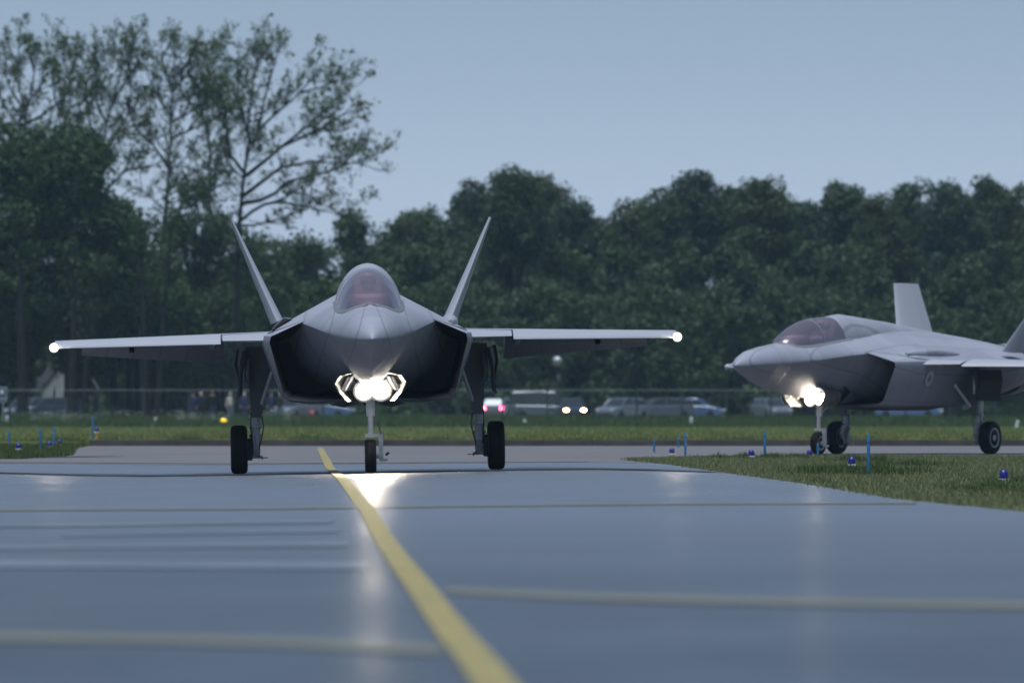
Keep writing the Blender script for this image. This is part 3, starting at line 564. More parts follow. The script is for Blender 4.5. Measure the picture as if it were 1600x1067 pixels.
def standing_person(x, y, z, jacket, trousers, hair, pose='camera', turn=0.0, h=1.76):
    k = h / 1.76
    J = {'pelvis': (0, 0, .96), 'belly': (0, 0, 1.12), 'chest': (0, .01, 1.33), 'neck': (0, 0, 1.50), 'jaw': (0, -.02, 1.585), 'skull': (0, 0, 1.68), 'nose': (0, -.115, 1.625)}
    Rd = {'pelvis': (.16, .12), 'belly': (.155, .12), 'chest': (.18, .125), 'neck': .055, 'jaw': (.07, .085), 'skull': (.082, .098), 'nose': .012}
    E = [('pelvis', 'belly'), ('belly', 'chest'), ('chest', 'neck'), ('neck', 'jaw'), ('jaw', 'skull'), ('jaw', 'nose')]
    for s, t in ((-1, 'l'), (1, 'r')):
        if pose == 'camera': el, wr, pa = (s * .31, -.16, 1.27), (s * .12, -.27, 1.54), (s * .085, -.275, 1.60)
        elif pose == 'phone' and s == 1: el, wr, pa = (.27, -.14, 1.15), (.12, -.32, 1.38), (.10, -.35, 1.45)
        else: el, wr, pa = (s * .27, .02, 1.13), (s * .27, -.05, .90), (s * .265, -.06, .82)
        J.update({'sh' + t: (s * .185, .01, 1.41), 'el' + t: el, 'wr' + t: wr, 'pa' + t: pa, 'hip' + t: (s * .095, 0, .90), 'kn' + t: (s * .115, -.015, .50), 'an' + t: (s * .125, .02, .09), 'to' + t: (s * .145, -.15, .045)})
        Rd.update({'sh' + t: .075, 'el' + t: .052, 'wr' + t: .034, 'pa' + t: (.042, .022), 'hip' + t: .10, 'kn' + t: .066, 'an' + t: .047, 'to' + t: (.045, .03)})
        E += [('chest', 'sh' + t), ('sh' + t, 'el' + t), ('el' + t, 'wr' + t), ('wr' + t, 'pa' + t), ('pelvis', 'hip' + t), ('hip' + t, 'kn' + t), ('kn' + t, 'an' + t), ('an' + t, 'to' + t)]
        d = Vector(pa) - Vector(wr); d.normalize(); sd = Vector((0, 1, 0)) if abs(d.y) < .8 else Vector((1, 0, 0)); sd = (sd - d * sd.dot(d)).normalized(); bend = Vector((-s, 0, 0))
        for f in range(4):
            b = Vector(pa) + sd * (-.027 + .018 * f) + d * .03; e1 = b + d * (.04 - .006 * abs(f - 1.3)) + bend * .012; e2 = e1 + d * .022 + bend * .022
            J['f%d%s' % (f, t)] = tuple(e1); J['g%d%s' % (f, t)] = tuple(e2); Rd['f%d%s' % (f, t)] = .0095; Rd['g%d%s' % (f, t)] = .008; E += [('pa' + t, 'f%d%s' % (f, t)), ('f%d%s' % (f, t), 'g%d%s' % (f, t))]
        tb = Vector(wr) + d * .02 + sd * .05; J['th' + t] = tuple(tb); Rd['th' + t] = .011; J['ti' + t] = tuple(tb + d * .035 + bend * .012); Rd['ti' + t] = .009; E += [('wr' + t, 'th' + t), ('th' + t, 'ti' + t)]
    hands = [Vector(J['pal']), Vector(J['par'])]
    def pick(c):
        if min((c - hh).length for hh in hands) < .105: return 2
        if c.z > 1.505 and abs(c.x) < .13 and c.y > -.16: return 2
        if c.z > .93: return 0
        if c.z > .085: return 1
        return 3
    o = skin_person('person', J, E, Rd, {'mats': [jacket, trousers, M['skin'], M['trim']], 'pick': pick})
    o.location = (x, y, z); o.rotation_euler = (0, 0, turn); o.scale = (k, k, k)
    mb = MB(); rings = []
    for i in range(7):
        a = math.pi / 2 * i / 6; rings.append([(.094 * math.cos(a) * math.cos(2 * math.pi * q / 14), .012 + .110 * math.cos(a) * math.sin(2 * math.pi * q / 14), 1.665 + .03 * math.sin(2 * math.pi * q / 14) * -1 + .115 * math.sin(a)) for q in range(14)])
    mb.loft(rings); mb.build('hair', hair, o, smooth=60)
    for s in (-1, 1):
        mb = MB(); mb.lathe([(.001, -.006), (.011, -.003), (.011, .003), (.001, .006)], 'Y', (s * .032, -.098, 1.655), 8); mb.build('eye', M['trim'], o, smooth=60)
    return o

def photo_camera(x, y, z, turn=0.0):
    mb = MB(); mb.box((0, 0, 0), (.14, .07, .10)); mb.box((0, 0, .06), (.06, .06, .03)); b = mb.build('photo_camera', M['trim'], bevel=.008)
    mb = MB(); mb.lathe([(.035, 0), (.04, -.05), (.042, -.16), (.052, -.20), (.052, -.24), (.03, -.235)], 'Y', (0, -.035, 0), 16); mb.build('lens', M['hose'], b, smooth=40)
    b.location = (x, y, z); b.rotation_euler = (0, 0, turn); return b

def pilot(jetobj, label):
    J = {'pelvis': (0, 0, 0), 'belly': (0, .02, .16), 'chest': (0, .04, .30), 'neck': (0, .02, .42)}
    Rd = {'pelvis': (.16, .13), 'belly': (.15, .12), 'chest': (.17, .12), 'neck': .06, 'hl': .05, 'hr': .05}
    E = [('pelvis', 'belly'), ('belly', 'chest'), ('chest', 'neck')]
    for s, t in ((-1, 'l'), (1, 'r')):
        J.update({'s' + t: (s * .17, .03, .34), 'e' + t: (s * .22, -.06, .10), 'h' + t: (s * .17, -.28, .06), 'k' + t: (s * .12, -.42, .03)})
        Rd.update({'s' + t: .07, 'e' + t: .05, 'h' + t: .035, 'k' + t: .08}); E += [('chest', 's' + t), ('s' + t, 'e' + t), ('e' + t, 'h' + t), ('pelvis', 'k' + t)]
    J['head'] = (0, 0, .50); Rd['head'] = .07; E.append(('neck', 'head'))
    o = skin_person('person', J, E, Rd, {'mats': [M['flight_suit'], M['skin']], 'pick': lambda c: 1 if c.z > .45 else 0})
    mb = MB(); mb.lathe([(.001, .15), (.07, .145), (.115, .10), (.13, .03), (.125, -.04), (.10, -.09), (.085, -.10)], 'Z', (0, 0, .52), 20); hm = mb.build('helmet', M['helmet'], o, smooth=60)
    mb = MB(); rings = []
    for z_, r_ in ((.60, .118), (.55, .137), (.49, .137), (.45, .12)):
        rings.append([(r_ * math.sin(R(a)), -r_ * math.cos(R(a)), z_) for a in range(-70, 71, 14)])
    mb.loft(rings, caps=False, close=False); mb.build('visor', M['glass'], hm, smooth=60)
    o.matrix_world = Matrix.Translation(jetobj.location) @ jetobj.rotation_euler.to_matrix().to_4x4() @ Matrix.Translation((0, 4.36 - S0, 2.68))
    tag(o, label, 'person', 'pilots')
    return o
pilot(jet, 'helmeted pilot under the canopy of the head-on jet')
pilot(jet2, 'helmeted pilot under the canopy of the jet at right')

# ------------------------------------------------------------------ cars
def make_car(name, paint, kind='hatch', lamp_on=None):
    """nose towards -y"""
    t = empty(name); Lh, hgt = (2.15, 1.46)
    if kind == 'van': hgt = 1.95
    if kind == 'estate': Lh = 2.3
    def ring(y, zb, zt, hw, zs=None):
        zm = zb + (zt - zb) * 0.45
        return [(-hw * .9, y, zb), (-hw, y, zb + .1), (-hw, y, zm), (-hw * .985, y, zt - .05), (-hw * .93, y, zt), (hw * .93, y, zt), (hw * .985, y, zt - .05), (hw, y, zm), (hw, y, zb + .1), (hw * .9, y, zb)]
    st = [(-Lh, .34, .58, .66), (-Lh + .06, .25, .68, .78), (-Lh + .35, .20, .80, .86), (-1.0, .19, .93, .88), (0, .19, .95, .885), (1.2, .19, .97, .88), (Lh - .35, .21, .98, .86), (Lh - .06, .27, .94, .80), (Lh, .36, .84, .70)]
    mb = MB(); mb.loft([ring(*q) for q in st]); body = mb.build('body', paint, t, smooth=35)
    back = {'hatch': (Lh - .45, Lh - .08), 'estate': (Lh - .25, Lh - .06), 'van': (Lh - .12, Lh - .05)}[kind]
    cab = [(-1.15 if kind != 'van' else -1.5, .93, .76), (-.42 if kind != 'van' else -.95, hgt - .05, .64 if kind != 'van' else .74), (0.1, hgt, .63 if kind != 'van' else .75), (back[0], hgt - .04, .61 if kind != 'van' else .74), (back[1], .97, .74)]
    rings = []
    for y, zt, hw in cab: rings.append([(-.78, y, .90), (-hw - .02, y, max(.92, zt - .06)), (-hw + .05, y, zt), (hw - .05, y, zt), (hw + .02, y, max(.92, zt - .06)), (.78, y, .90)])
    mb = MB(); mb.loft(rings); mb.build('window_glass', M['glass'], body, smooth=30)
    y0, y1 = cab[1][0], cab[3][0]; hw = cab[2][2]
    mb = MB(); mb.loft([[(-hw - .015, y, hgt - .10), (-hw + .04, y, z_), (hw - .04, y, z_), (hw + .015, y, hgt - .10)] for y, z_ in ((y0 - .04, hgt - .035), (y0 + .3, hgt + .012), (y1 - .3, hgt + .012), (y1 + .03, hgt - .028))]); mb.build('roof', paint, body, smooth=40)
    for s in (-1, 1):
        for (ya, za), (yb, zb) in (((cab[0][0], .93), (y0, hgt - .06)), ((.25, .94), (.28, hgt - .05)), ((back[1], .96), (y1, hgt - .06))):
            mb = MB(); mb.tube([(s * .772, ya, za), (s * (hw + .012), yb, zb)], .04, 6); mb.build('pillar', paint, body)
        for y in (-Lh + .82, Lh - .80):
            wl = empty('wheel'); wl.parent = t; wl.location = (s * .78, y, .31)
            mb = MB(); mb.lathe([(.20, -.09), (.29, -.10), (.31, -.06), (.31, .06), (.29, .10), (.20, .09)], 'X', (s * .02, 0, 0), 20); mb.build('tyre', M['rubber'], wl, smooth=40)
            mb = MB(); mb.lathe([(.03, -.06), (.19, -.05), (.205, -.09), (.205, .09), (.19, .05), (.03, .06)], 'X', (s * .025, 0, 0), 14); mb.build('rim', M['galv'], wl, smooth=40)
        mb = MB(); mb.loft([[(s * x_, y_ - Lh, z_) for x_, z_ in ((.44, .58), (.74, .58), (.74, .70), (.48, .70))] for y_ in (-.012, .14)]); mb.build('headlight', M['head_on'] if lamp_on == 'head' else M['head_off'], body, bevel=.01)
        mb = MB(); mb.loft([[(s * x_, y_ + Lh, z_) for x_, z_ in ((.50, .68), (.76, .68), (.76, .86), (.54, .86))] for y_ in (.012, -.14)]); mb.build('tail_light', M['tail_on'] if lamp_on == 'tail' else M['tail_off'], body, bevel=.01)
        mb = MB(); mb.box((s * .96, -.72, .98), (.16, .09, .11)); mb.build('mirror', paint, body, bevel=.02)
    mb = MB(); mb.box((0, -Lh + .0, .36), (1.0, .04, .14)); mb.build('grille', M['trim'], body)
    return t
M['head_off'] = mat('headlight_off', (0.5, 0.52, 0.55), 0.15, spec=0.8)
M['head_on'] = mat('headlight_on', (0.9, 0.9, 0.9), 0.2, emit=(1.0, 0.66, 0.36), estr=16.0)
M['tail_off'] = mat('tail_light_off', (0.35, 0.02, 0.02), 0.2, spec=0.7)
M['tail_on'] = mat('tail_light_on', (0.6, 0.02, 0.03), 0.2, emit=(1.0, 0.05, 0.13), estr=11.0)
def paint(n_, c): return mat('car_paint_' + n_, c, 0.3, spec=0.5, coat=0.6)
P_dark, P_white, P_silver, P_blue, P_red, P_grey = paint('dark', (.02, .028, .045)), paint('white', (.11, .125, .15)), paint('silver', (.06, .072, .09)), paint('blue', (.06, .10, .2)), paint('red', (.25, .02, .03)), paint('grey', (.12, .13, .15))
CARS = [  # name, paint, kind, column, distance, heading, lamp, label
    ('parked_car', P_dark, 'estate', 74, 764, -62, None, 'dark estate car parked under the trees behind the fence, second from the blue sign'),
    ('parked_car', P_silver, 'hatch', 44, 772, -25, None, 'pale silver car half hidden behind the dark estate car at far left'),
    ('parked_car', P_grey, 'hatch', 780, 790, 168, 'tail', 'dark car showing glowing red tail lights beyond the right main wheel'),
    ('parked_car', P_dark, 'hatch', 893, 788, 6, 'head', 'dark car facing us with glowing headlights under the right wing'),
    ('parked_van', P_silver, 'van', 846, 800, 90, None, 'grey van standing sideways between red tail lights and glowing headlights'),
    ('parked_car', P_white, 'hatch', 972, 782, -35, None, 'white car at the left end of the row under the right wing tip'),
    ('parked_car', P_silver, 'estate', 1030, 786, -70, None, 'silver car in the middle of the row under the right wing tip'),
    ('parked_car', P_blue, 'hatch', 1083, 790, 80, None, 'bluish car at the right end of the row under the right wing tip'),
    ('parked_van', P_blue, 'van', 505, 792, 75, None, 'dark blue van seen low under the fuselage, left of the nose wheel'),
    ('parked_car', P_white, 'hatch', 462, 780, -30, None, 'white car glimpsed under the left intake behind the fence'),
    ('parked_car', P_grey, 'hatch', 1205, 792, 20, None, 'pale grey car just left of the second jet\'s nose light'),
    ('parked_car', P_blue, 'estate', 1420, 794, 80, None, 'dark blue car glimpsed under the second jet\'s belly')]
for nm_, p_, kd, cx, d, hd, lm, lb in CARS:
    c = make_car(nm_, p_, kd, lm); c.location = (px(cx, d), d, zf(d)); c.rotation_euler = (0, 0, R(hd)); tag(c, lb, 'van' if kd == 'van' else 'car', 'vehicles parked behind the fence')

# ------------------------------------------------------------------ spectators behind the fence
def cloth(n_, c): return mat('cloth_' + n_, c, 0.9, spec=0.2, var=0.25, scale=8)
C_navy, C_black, C_pink, C_cream, C_blue, C_jean, C_grey = cloth('navy', (.02, .025, .05)), cloth('black', (.014, .014, .018)), cloth('pink', (.22, .10, .12)), cloth('cream', (.42, .42, .38)), cloth('blue', (.02, .032, .08)), cloth('jeans', (.035, .05, .10)), cloth('grey', (.2, .22, .26))
FD = 712.0
PEOPLE = [(302, 731, C_blue, C_jean, M['hair'], 'stand', 1.70, 'spectator in dark blue standing left of the two with raised cameras'),
          (314, 722, C_navy, C_black, M['hair_grey'], 'camera', 1.76, 'spectator in dark navy with camera raised, nearest the fence post'),
          (332, 722, C_black, C_jean, M['hair'], 'camera', 1.80, 'spectator in black jacket and jeans with camera raised'),
          (360, 734, C_cream, C_grey, M['hair_grey'], 'phone', 1.72, 'spectator in pale cream top beside the jet\'s left gear leg'),
          (382, 730, C_blue, C_jean, M['hair_grey'], 'stand', 1.70, 'spectator in blue jacket right behind the jet\'s left main wheel'),
          (424, 732, C_blue, C_jean, M['hair'], 'stand', 1.72, 'spectator in blue seen just right of the left gear leg'),
          (437, 732, C_black, C_jean, M['hair_grey'], 'phone', 1.70, 'grey-haired spectator in black under the left intake')]
for cx, d, jk, tr_, hr, ps, hh, lb in PEOPLE:
    p = standing_person(px(cx, d), d, zf(d) + 0.02, jk, tr_, hr, ps, R((cx % 7 - 3) * 6), hh); tag(p, lb, 'person', 'spectators behind the fence')
    if ps == 'camera':
        a = R((cx % 7 - 3) * 6); q = Vector((0, -.25, 1.635)) * (hh / 1.76); q.rotate(Matrix.Rotation(a, 3, 'Z'))
        c = photo_camera(px(cx, d) + q.x, d + q.y, zf(d) + .02 + q.z, a); tag(c, 'black camera held up by the spectator in %s' % ('dark navy' if cx == 314 else 'black jacket and jeans'), 'camera', 'cameras of the spectators')

# ------------------------------------------------------------------ fence, signs, posts
fz = zf(FD)
fr = empty('mesh_fence', (px(-60, FD), FD, fz)); tag(fr, 'tall dark wire mesh fence with posts and slanted braces along the field', 'fence')
FH = pz(609.5, FD) - fz; sp = px(870, FD) - px(800, FD)
mbp = MB(); mbp.tube([(0, 0, -0.1), (0, 0, FH)], 0.06, 8); mbp.tube([(0, 0, FH), (-0.0, -0.12, FH + 0.28)], 0.025, 6); p0 = mbp.build('post', M['fence'], fr)
npost = 26
x0 = px(15, FD) - px(-60, FD)
p0.location = (x0 - sp, 0, 0)
for i in range(npost):
    c = p0.copy(); COL.objects.link(c); c.parent = fr; c.location = (x0 + sp * i, 0, 0)
mb = MB(); mb.tube([(x0 - sp, 0, FH), (x0 + sp * npost, 0, FH)], 0.014, 6); mb.build('top_wire', M['galv'], fr)
for i in (2, 9, 16):
    for s in (-1, 1):
        mb = MB(); mb.tube([(x0 + sp * i, 0.05, FH - 0.1), (x0 + sp * i + s * 1.75, 0.05, 0.0)], 0.03, 6); mb.build('brace', M['fence'], fr)
mb = MB(); mb.tube([(x0 + sp * 2, -.05, FH), (x0 + sp * 2 - 0.42, -.1, FH + 0.72)], 0.035, 6); mb.build('brace', M['galv'], fr)
Vq = []
xa, xb = x0 - sp, x0 + sp * npost
for dirn in (-1, 1):
    for q in np.arange(xa - FH, xb + FH, 0.10):
        a = np.array([max(xa, min(xb, q)), 0, 0]); b = np.array([q + dirn * FH, 0, FH]); lo = np.array([q, 0, 0.0])
        if b[0] < xa or b[0] > xb or q < xa or q > xb: continue
        Vq += [lo + [-.002, 0, 0], lo + [.002, 0, 0], b + [.002, 0, 0], b + [-.002, 0, 0]]
tag(poly_mesh('wire_mesh', np.array(Vq), 4, M['fence'], fr), kind='stuff')

def text_mesh(s, size, m, parent, loc, name):
    cu = bpy.data.curves.new('t', 'FONT'); cu.body = s; cu.size = size; cu.align_x = 'CENTER'; cu.align_y = 'CENTER'; cu.extrude = 0.003
    o = bpy.data.objects.new('t', cu); COL.objects.link(o); dgp = bpy.context.evaluated_depsgraph_get(); me = bpy.data.meshes.new_from_object(o.evaluated_get(dgp)); bpy.data.objects.remove(o)
    me.materials.clear(); me.materials.append(m); q = bpy.data.objects.new(name, me); COL.objects.link(q); q.parent = parent; q.location = loc; q.rotation_euler = (R(90), 0, 0); return q
sd = 690.0; sg = empty('direction_sign', (px(0.5, sd), sd, zf(sd))); tag(sg, 'blue sign with white arrow and white border on a grey pole at far left', 'sign')
zt_, zb_ = pz(605, sd) - zf(sd), pz(628, sd) - zf(sd); cz = (zt_ + zb_) / 2; wd = px(818, sd) - px(799, sd)
mb = MB(); mb.tube([(0.16, 0.04, -.1), (0.16, 0.04, zb_ + .1)], 0.04, 10); mb.build('pole', M['galv'], sg, smooth=40)
mb = MB(); mb.box((0, 0, cz), (wd, 0.03, zt_ - zb_)); bd = mb.build('border', M['white_paint'], sg)
mb = MB(); mb.box((0, -.017, cz), (wd - .055, 0.008, zt_ - zb_ - .055)); pn = mb.build('panel', M['sign_blue'], sg)
mb = MB(); zc_ = cz + .16
mb.add([(x_ + .1, -.024 - k_, zc_ + z_) for k_ in (0, .003) for x_, z_ in ((-.045, -.15), (.045, -.15), (.045, .0), (.14, .0), (0, .16), (-.14, .0), (-.045, .0))], [tuple(range(6, -1, -1)), tuple(range(7, 14))]); mb.build('arrow', M['white_paint'], pn)
text_mesh('UMO', 0.17, M['white_paint'], pn, (.08, -.026, cz - .24), 'lettering')

def reflector(cx, ybase, ytop, d, lean, label):
    z0 = zf(d); r_ = empty('reflector_post', (px(cx, d), d, z0), (0, R(lean), 0)); h_ = pz(ytop, d) - z0
    mb = MB(); mb.loft([[(a * w_, b * .06, z_) for a, b in ((-1, -1), (1, -1), (1, 1), (-1, 1))] for z_, w_ in ((-.05, .075), (h_ - .06, .075), (h_, .05))]); mb.build('post', M['white_paint'], r_)
    mb = MB(); mb.box((0, -.064, h_ - .2), (.09, .01, .12)); mb.build('reflector', M['galv'], r_); tag(r_, label, 'post', 'white reflector posts'); return r_
reflector(12, 665, 649, 690, -4, 'short white reflector post beside the blue sign')
reflector(243, 668, 652, 690, 2, 'short white reflector post in the weeds left of the spectators')
reflector(820, 668, 655, 690, 0, 'pale reflector post just right of the red tail lights')
reflector(1080, 668, 651, 690, 0, 'white reflector post below the right end of the car row')
reflector(1588, 676, 656, 640, 12, 'leaning white reflector post at the right edge behind the second jet')
# amber ball lamp on a stake by the fence
ad_ = 694.0; am = empty('amber_lamp', (px(349, ad_), ad_, zf(ad_))); zc_ = pz(659, ad_) - zf(ad_)
mb = MB(); mb.tube([(0, 0, -.1), (0, 0, zc_ - .12)], .03, 8); mb.build('stake', M['fence'], am)
mb = MB(); mb.lathe([(.001, -.2), (.12, -.17), (.2, -.02), (.19, .08), (.1, .18), (.001, .2)], 'Z', (0, 0, zc_), 16); mb.build('lens', M['amber'], am, smooth=60)
tag(am, 'round glowing yellow lamp on a stake before the fence', 'lamp')
# street lamp with a pale globe beyond the field
ld_ = 800.0; lm_ = empty('street_lamp', (px(871, ld_), ld_, zf(ld_))); zc_ = pz(564, ld_) - zf(ld_)
mb = MB(); mb.tube([(0, 0, -.1), (0, 0, 1.0), (0, 0, zc_ - .3)], [.08, .06, .045], 8); mb.build('pole', M['fence'], lm_, smooth=40)
mb = MB(); mb.lathe([(.05, -.34), (.22, -.28), (.36, -.02), (.30, .2), (.1, .32), (.001, .33)], 'Z', (0, 0, zc_), 16); mb.build('globe', M['galv'], lm_, smooth=60)
tag(lm_, 'lamp post with a pale round globe among the trees under the right wing', 'lamp')
# white-boarded shed among the trees
hd_ = 800.0; sh = empty('boarded_shed', (px(96, hd_), hd_, zf(hd_)), (0, 0, R(12))); ap = pz(568, hd_) - zf(hd_); ev = 2.2; hw_ = 1.35
mb = MB(); mb.loft([[(-hw_, y_, -.1), (hw_, y_, -.1), (hw_, y_, ev), (0, y_, ap), (-hw_, y_, ev)] for y_ in (0.05, 4)]); mb.build('wall', M['trim'], sh)
for s in (-1, 1):
    mb = MB(); mb.loft([[(s * x_, y_, z_) for x_, z_ in ((0, ap + .02), (hw_ + .25, ev - .35), (hw_ + .25, ev - .27), (0, ap + .12))] for y_ in (-.15, 4.1)]); mb.build('roof', M['tile'], sh)
sl_ = (ap - ev) / hw_
for i in range(14):      # slanted boards on the gable
    xb_ = -hw_ + .06 + i * (2 * hw_ - .12) / 13
    ztop = ap - abs(xb_) * sl_ - .05; z0 = max(.0, ztop - 3.2)
    mb = MB(); mb.loft([[(xb_ + dx, y_, z_) for dx, y_ in ((-.075, .0), (.075, .0), (.075, .045), (-.075, .045))] for z_ in (z0, ztop)]); mb.build('board', M['boards'], sh)
tag(sh, 'small white boarded shed gable between dark trunks above the dark estate car', 'shed')

# ------------------------------------------------------------------ taxiway edge lights and blue stakes
def edge_light_mesh():
    a = MB(); a.lathe([(.075, 0), (.075, .02), (.03, .04), (.03, .20), (.075, .215), (.075, .245), (.04, .25)], 'Z', (0, 0, 0), 16)
    b = MB(); b.lathe([(.066, .245), (.07, .26), (.068, .34), (.05, .385), (.02, .40), (.001, .402)], 'Z', (0, 0, 0), 18)
    c = MB(); c.lathe([(.072, .238), (.080, .242), (.080, .258), (.072, .262)], 'Z', (0, 0, 0), 18)
    return a, b, c
LIGHTS = [(1568, 733, 752, 0, 'blue taxiway light in dark grass at the right edge, nearest of all'), (1331, 713, 732, 0, 'blue taxiway light just left of the tallest near blue stake'),
          (1174, 702, 717, 0, 'blue taxiway light left of the stake in front of the bright patch'), (1265, 700, 712, 0, 'small blue taxiway light at the second jet\'s nose wheel'), (1050, 697, 709, 0, 'blue taxiway light at the tip of the right verge'),
          (29, 692, 708, 0, 'blue taxiway light at the left edge, nearest on that side'), (77, 689, 703, 0, 'blue taxiway light in the middle of the left grass corner'), (93, 686, 699, 0, 'blue taxiway light farthest back in the left grass corner'), (151, 667, 689, FZ, 'blue-capped taxiway light on a yellow stem behind the kerb')]
src = None
for cx, yt, yb, z0, lb in LIGHTS:
    d = 352.0 if z0 else dg(yb); h_ = pz(yt, d) - z0
    if src is None:
        t = empty('taxiway_light'); a, b, c = edge_light_mesh(); a.build('stem', M['yellow_metal'], t, smooth=40); b.build('lens', M['blue_lens'], t, smooth=50); c.build('ring', M['white_metal'], t, smooth=40); src = t
    else: t = copy_tree(src)
    t.location = (px(cx, d), d, z0 + float(zg(px(cx, d), d)) + h_ - .402 if not z0 else z0); tag(t, lb, 'light', 'blue taxiway edge lights')
    t.location.z = max(t.location.z, z0 - 0.25)
STAKES = [(1357, 678, 742, 0, 'tallest near blue stake standing in the right verge'), (1195, 673, 716, 0, 'blue stake in the right verge before the bright patch of pavement'), (1278, 690, 712, 0, 'short blue stake beside the second jet\'s nose wheel'), (1071, 673, 709, 0, 'blue stake near the tip of the right verge'),
          (1022, 684, 704, 0, 'small faint blue stake left of the verge tip, farthest on the right'), (1060, 683, 699, 0, 'faint blue stake just behind the stake at the verge tip'), (14, 672, 699, 0, 'blue stake at the left edge of the picture'), (63, 669, 703, 0, 'straight blue stake in the left grass corner'), (83, 666, 700, 6, 'tilted blue stake in the left grass corner'), (145, 650, 689, 0, 'blue stake beside the yellow-stemmed taxiway light')]
src = None
for cx, yt, yb, tilt, lb in STAKES:
    z0 = FZ if cx == 145 else 0.0; d = 354.0 if z0 else dg(yb); h_ = pz(yt, d) - z0
    mb = MB(); mb.tube([(0, 0, -.05), (0, 0, h_ - .015), (0, 0, h_)], [.03, .028, .018], 10); mb.lathe([(.0285, -.02), (.0305, -.015), (.0305, .015), (.0285, .02)], 'Z', (0, 0, h_ * .8), 10)
    t = mb.build('marker_stake', M['stake'], smooth=40); t.location = (px(cx, d), d, z0 + float(zg(px(cx, d), d))); t.rotation_euler = (0, R(tilt), R(17 * (cx % 5))); tag(t, lb, 'stake', 'blue marker stakes')

# ------------------------------------------------------------------ vegetation helpers
def leaf_quads(C, size, rng, up=0.35, outward=None):
    """rhombus leaves at C (n,3)"""
    n_ = len(C); N = rng.normal(size=(n_, 3)); N[:, 2] += up
    if outward is not None: N += outward
    N /= np.linalg.norm(N, axis=1)[:, None]
    A = np.cross(N, rng.normal(size=(n_, 3))); A /= np.linalg.norm(A, axis=1)[:, None] + 1e-9; B = np.cross(N, A)
    s_ = (size * rng.uniform(0.6, 1.4, n_))[:, None]
    V = np.empty((n_, 4, 3)); V[:, 0] = C - A * s_ * .5; V[:, 1] = C + B * s_ * .34; V[:, 2] = C + A * s_ * .5; V[:, 3] = C - B * s_ * .34
    return V.reshape(-1, 3)

def limb(mb, pts, r0, r1, n=6):
    P = [Vector(p) for p in pts]; k = len(P); mb.tube(P, [r0 + (r1 - r0) * i / (k - 1) for i in range(k)], n, caps=True)

def resample(P, n_):
    P = np.array(P, float); t = np.concatenate([[0], np.cumsum(np.linalg.norm(np.diff(P, axis=0), axis=1))]); u = np.linspace(0, t[-1], n_)
    return np.stack([np.interp(u, t, P[:, k]) for k in range(3)], 1)

def sprout(P, r, level, rng, branches, leaves, leaf_rate, up=0.5, maxlev=3):
    """side shoots along polyline P, recursively; leaves on the last two levels"""
    L_ = np.linalg.norm(np.diff(P, axis=0), axis=1).sum()
    if level >= maxlev - 1:
        m_ = max(2, int(L_ * leaf_rate)); t = rng.uniform(0.25, 1.0, m_) ** 0.8 * (len(P) - 1); i = np.minimum(t.astype(int), len(P) - 2); f = (t - i)[:, None]
        leaves.append(P[i] * (1 - f) + P[i + 1] * f + rng.normal(size=(m_, 3)) * 0.16)
    if level >= maxlev: return
    k = max(3, int(L_ * (1.6 if level == 1 else 1.8)))
    for _ in range(k):
        t = rng.uniform(0.22 if level > 1 else 0.30, 1.0) * (len(P) - 1); i = min(int(t), len(P) - 2); p = P[i] + (P[i + 1] - P[i]) * (t - i)
        tan = P[i + 1] - P[i]; tan = tan / (np.linalg.norm(tan) + 1e-9)
        d = tan * 0.75 + rng.normal(size=3) * 0.55 + np.array([0, 0, up * 0.6]); d /= np.linalg.norm(d)
        ln = L_ * rng.uniform(0.16, 0.42) * (1.1 - 0.5 * t / (len(P) - 1)); ln = min(max(ln, 0.5), 4.5)
        Q = [p]; dd = d.copy()
        for s_ in range(4):
            dd = dd + rng.normal(size=3) * 0.16 + np.array([0, 0, up * 0.13]); dd /= np.linalg.norm(dd); Q.append(Q[-1] + dd * ln / 4)
        Q = np.array(Q); rr = max(r * 0.36, 0.010)
        branches.append((Q, rr, max(rr * 0.35, 0.006), level)); sprout(Q, rr, level + 1, rng, branches, leaves, leaf_rate, up, maxlev)

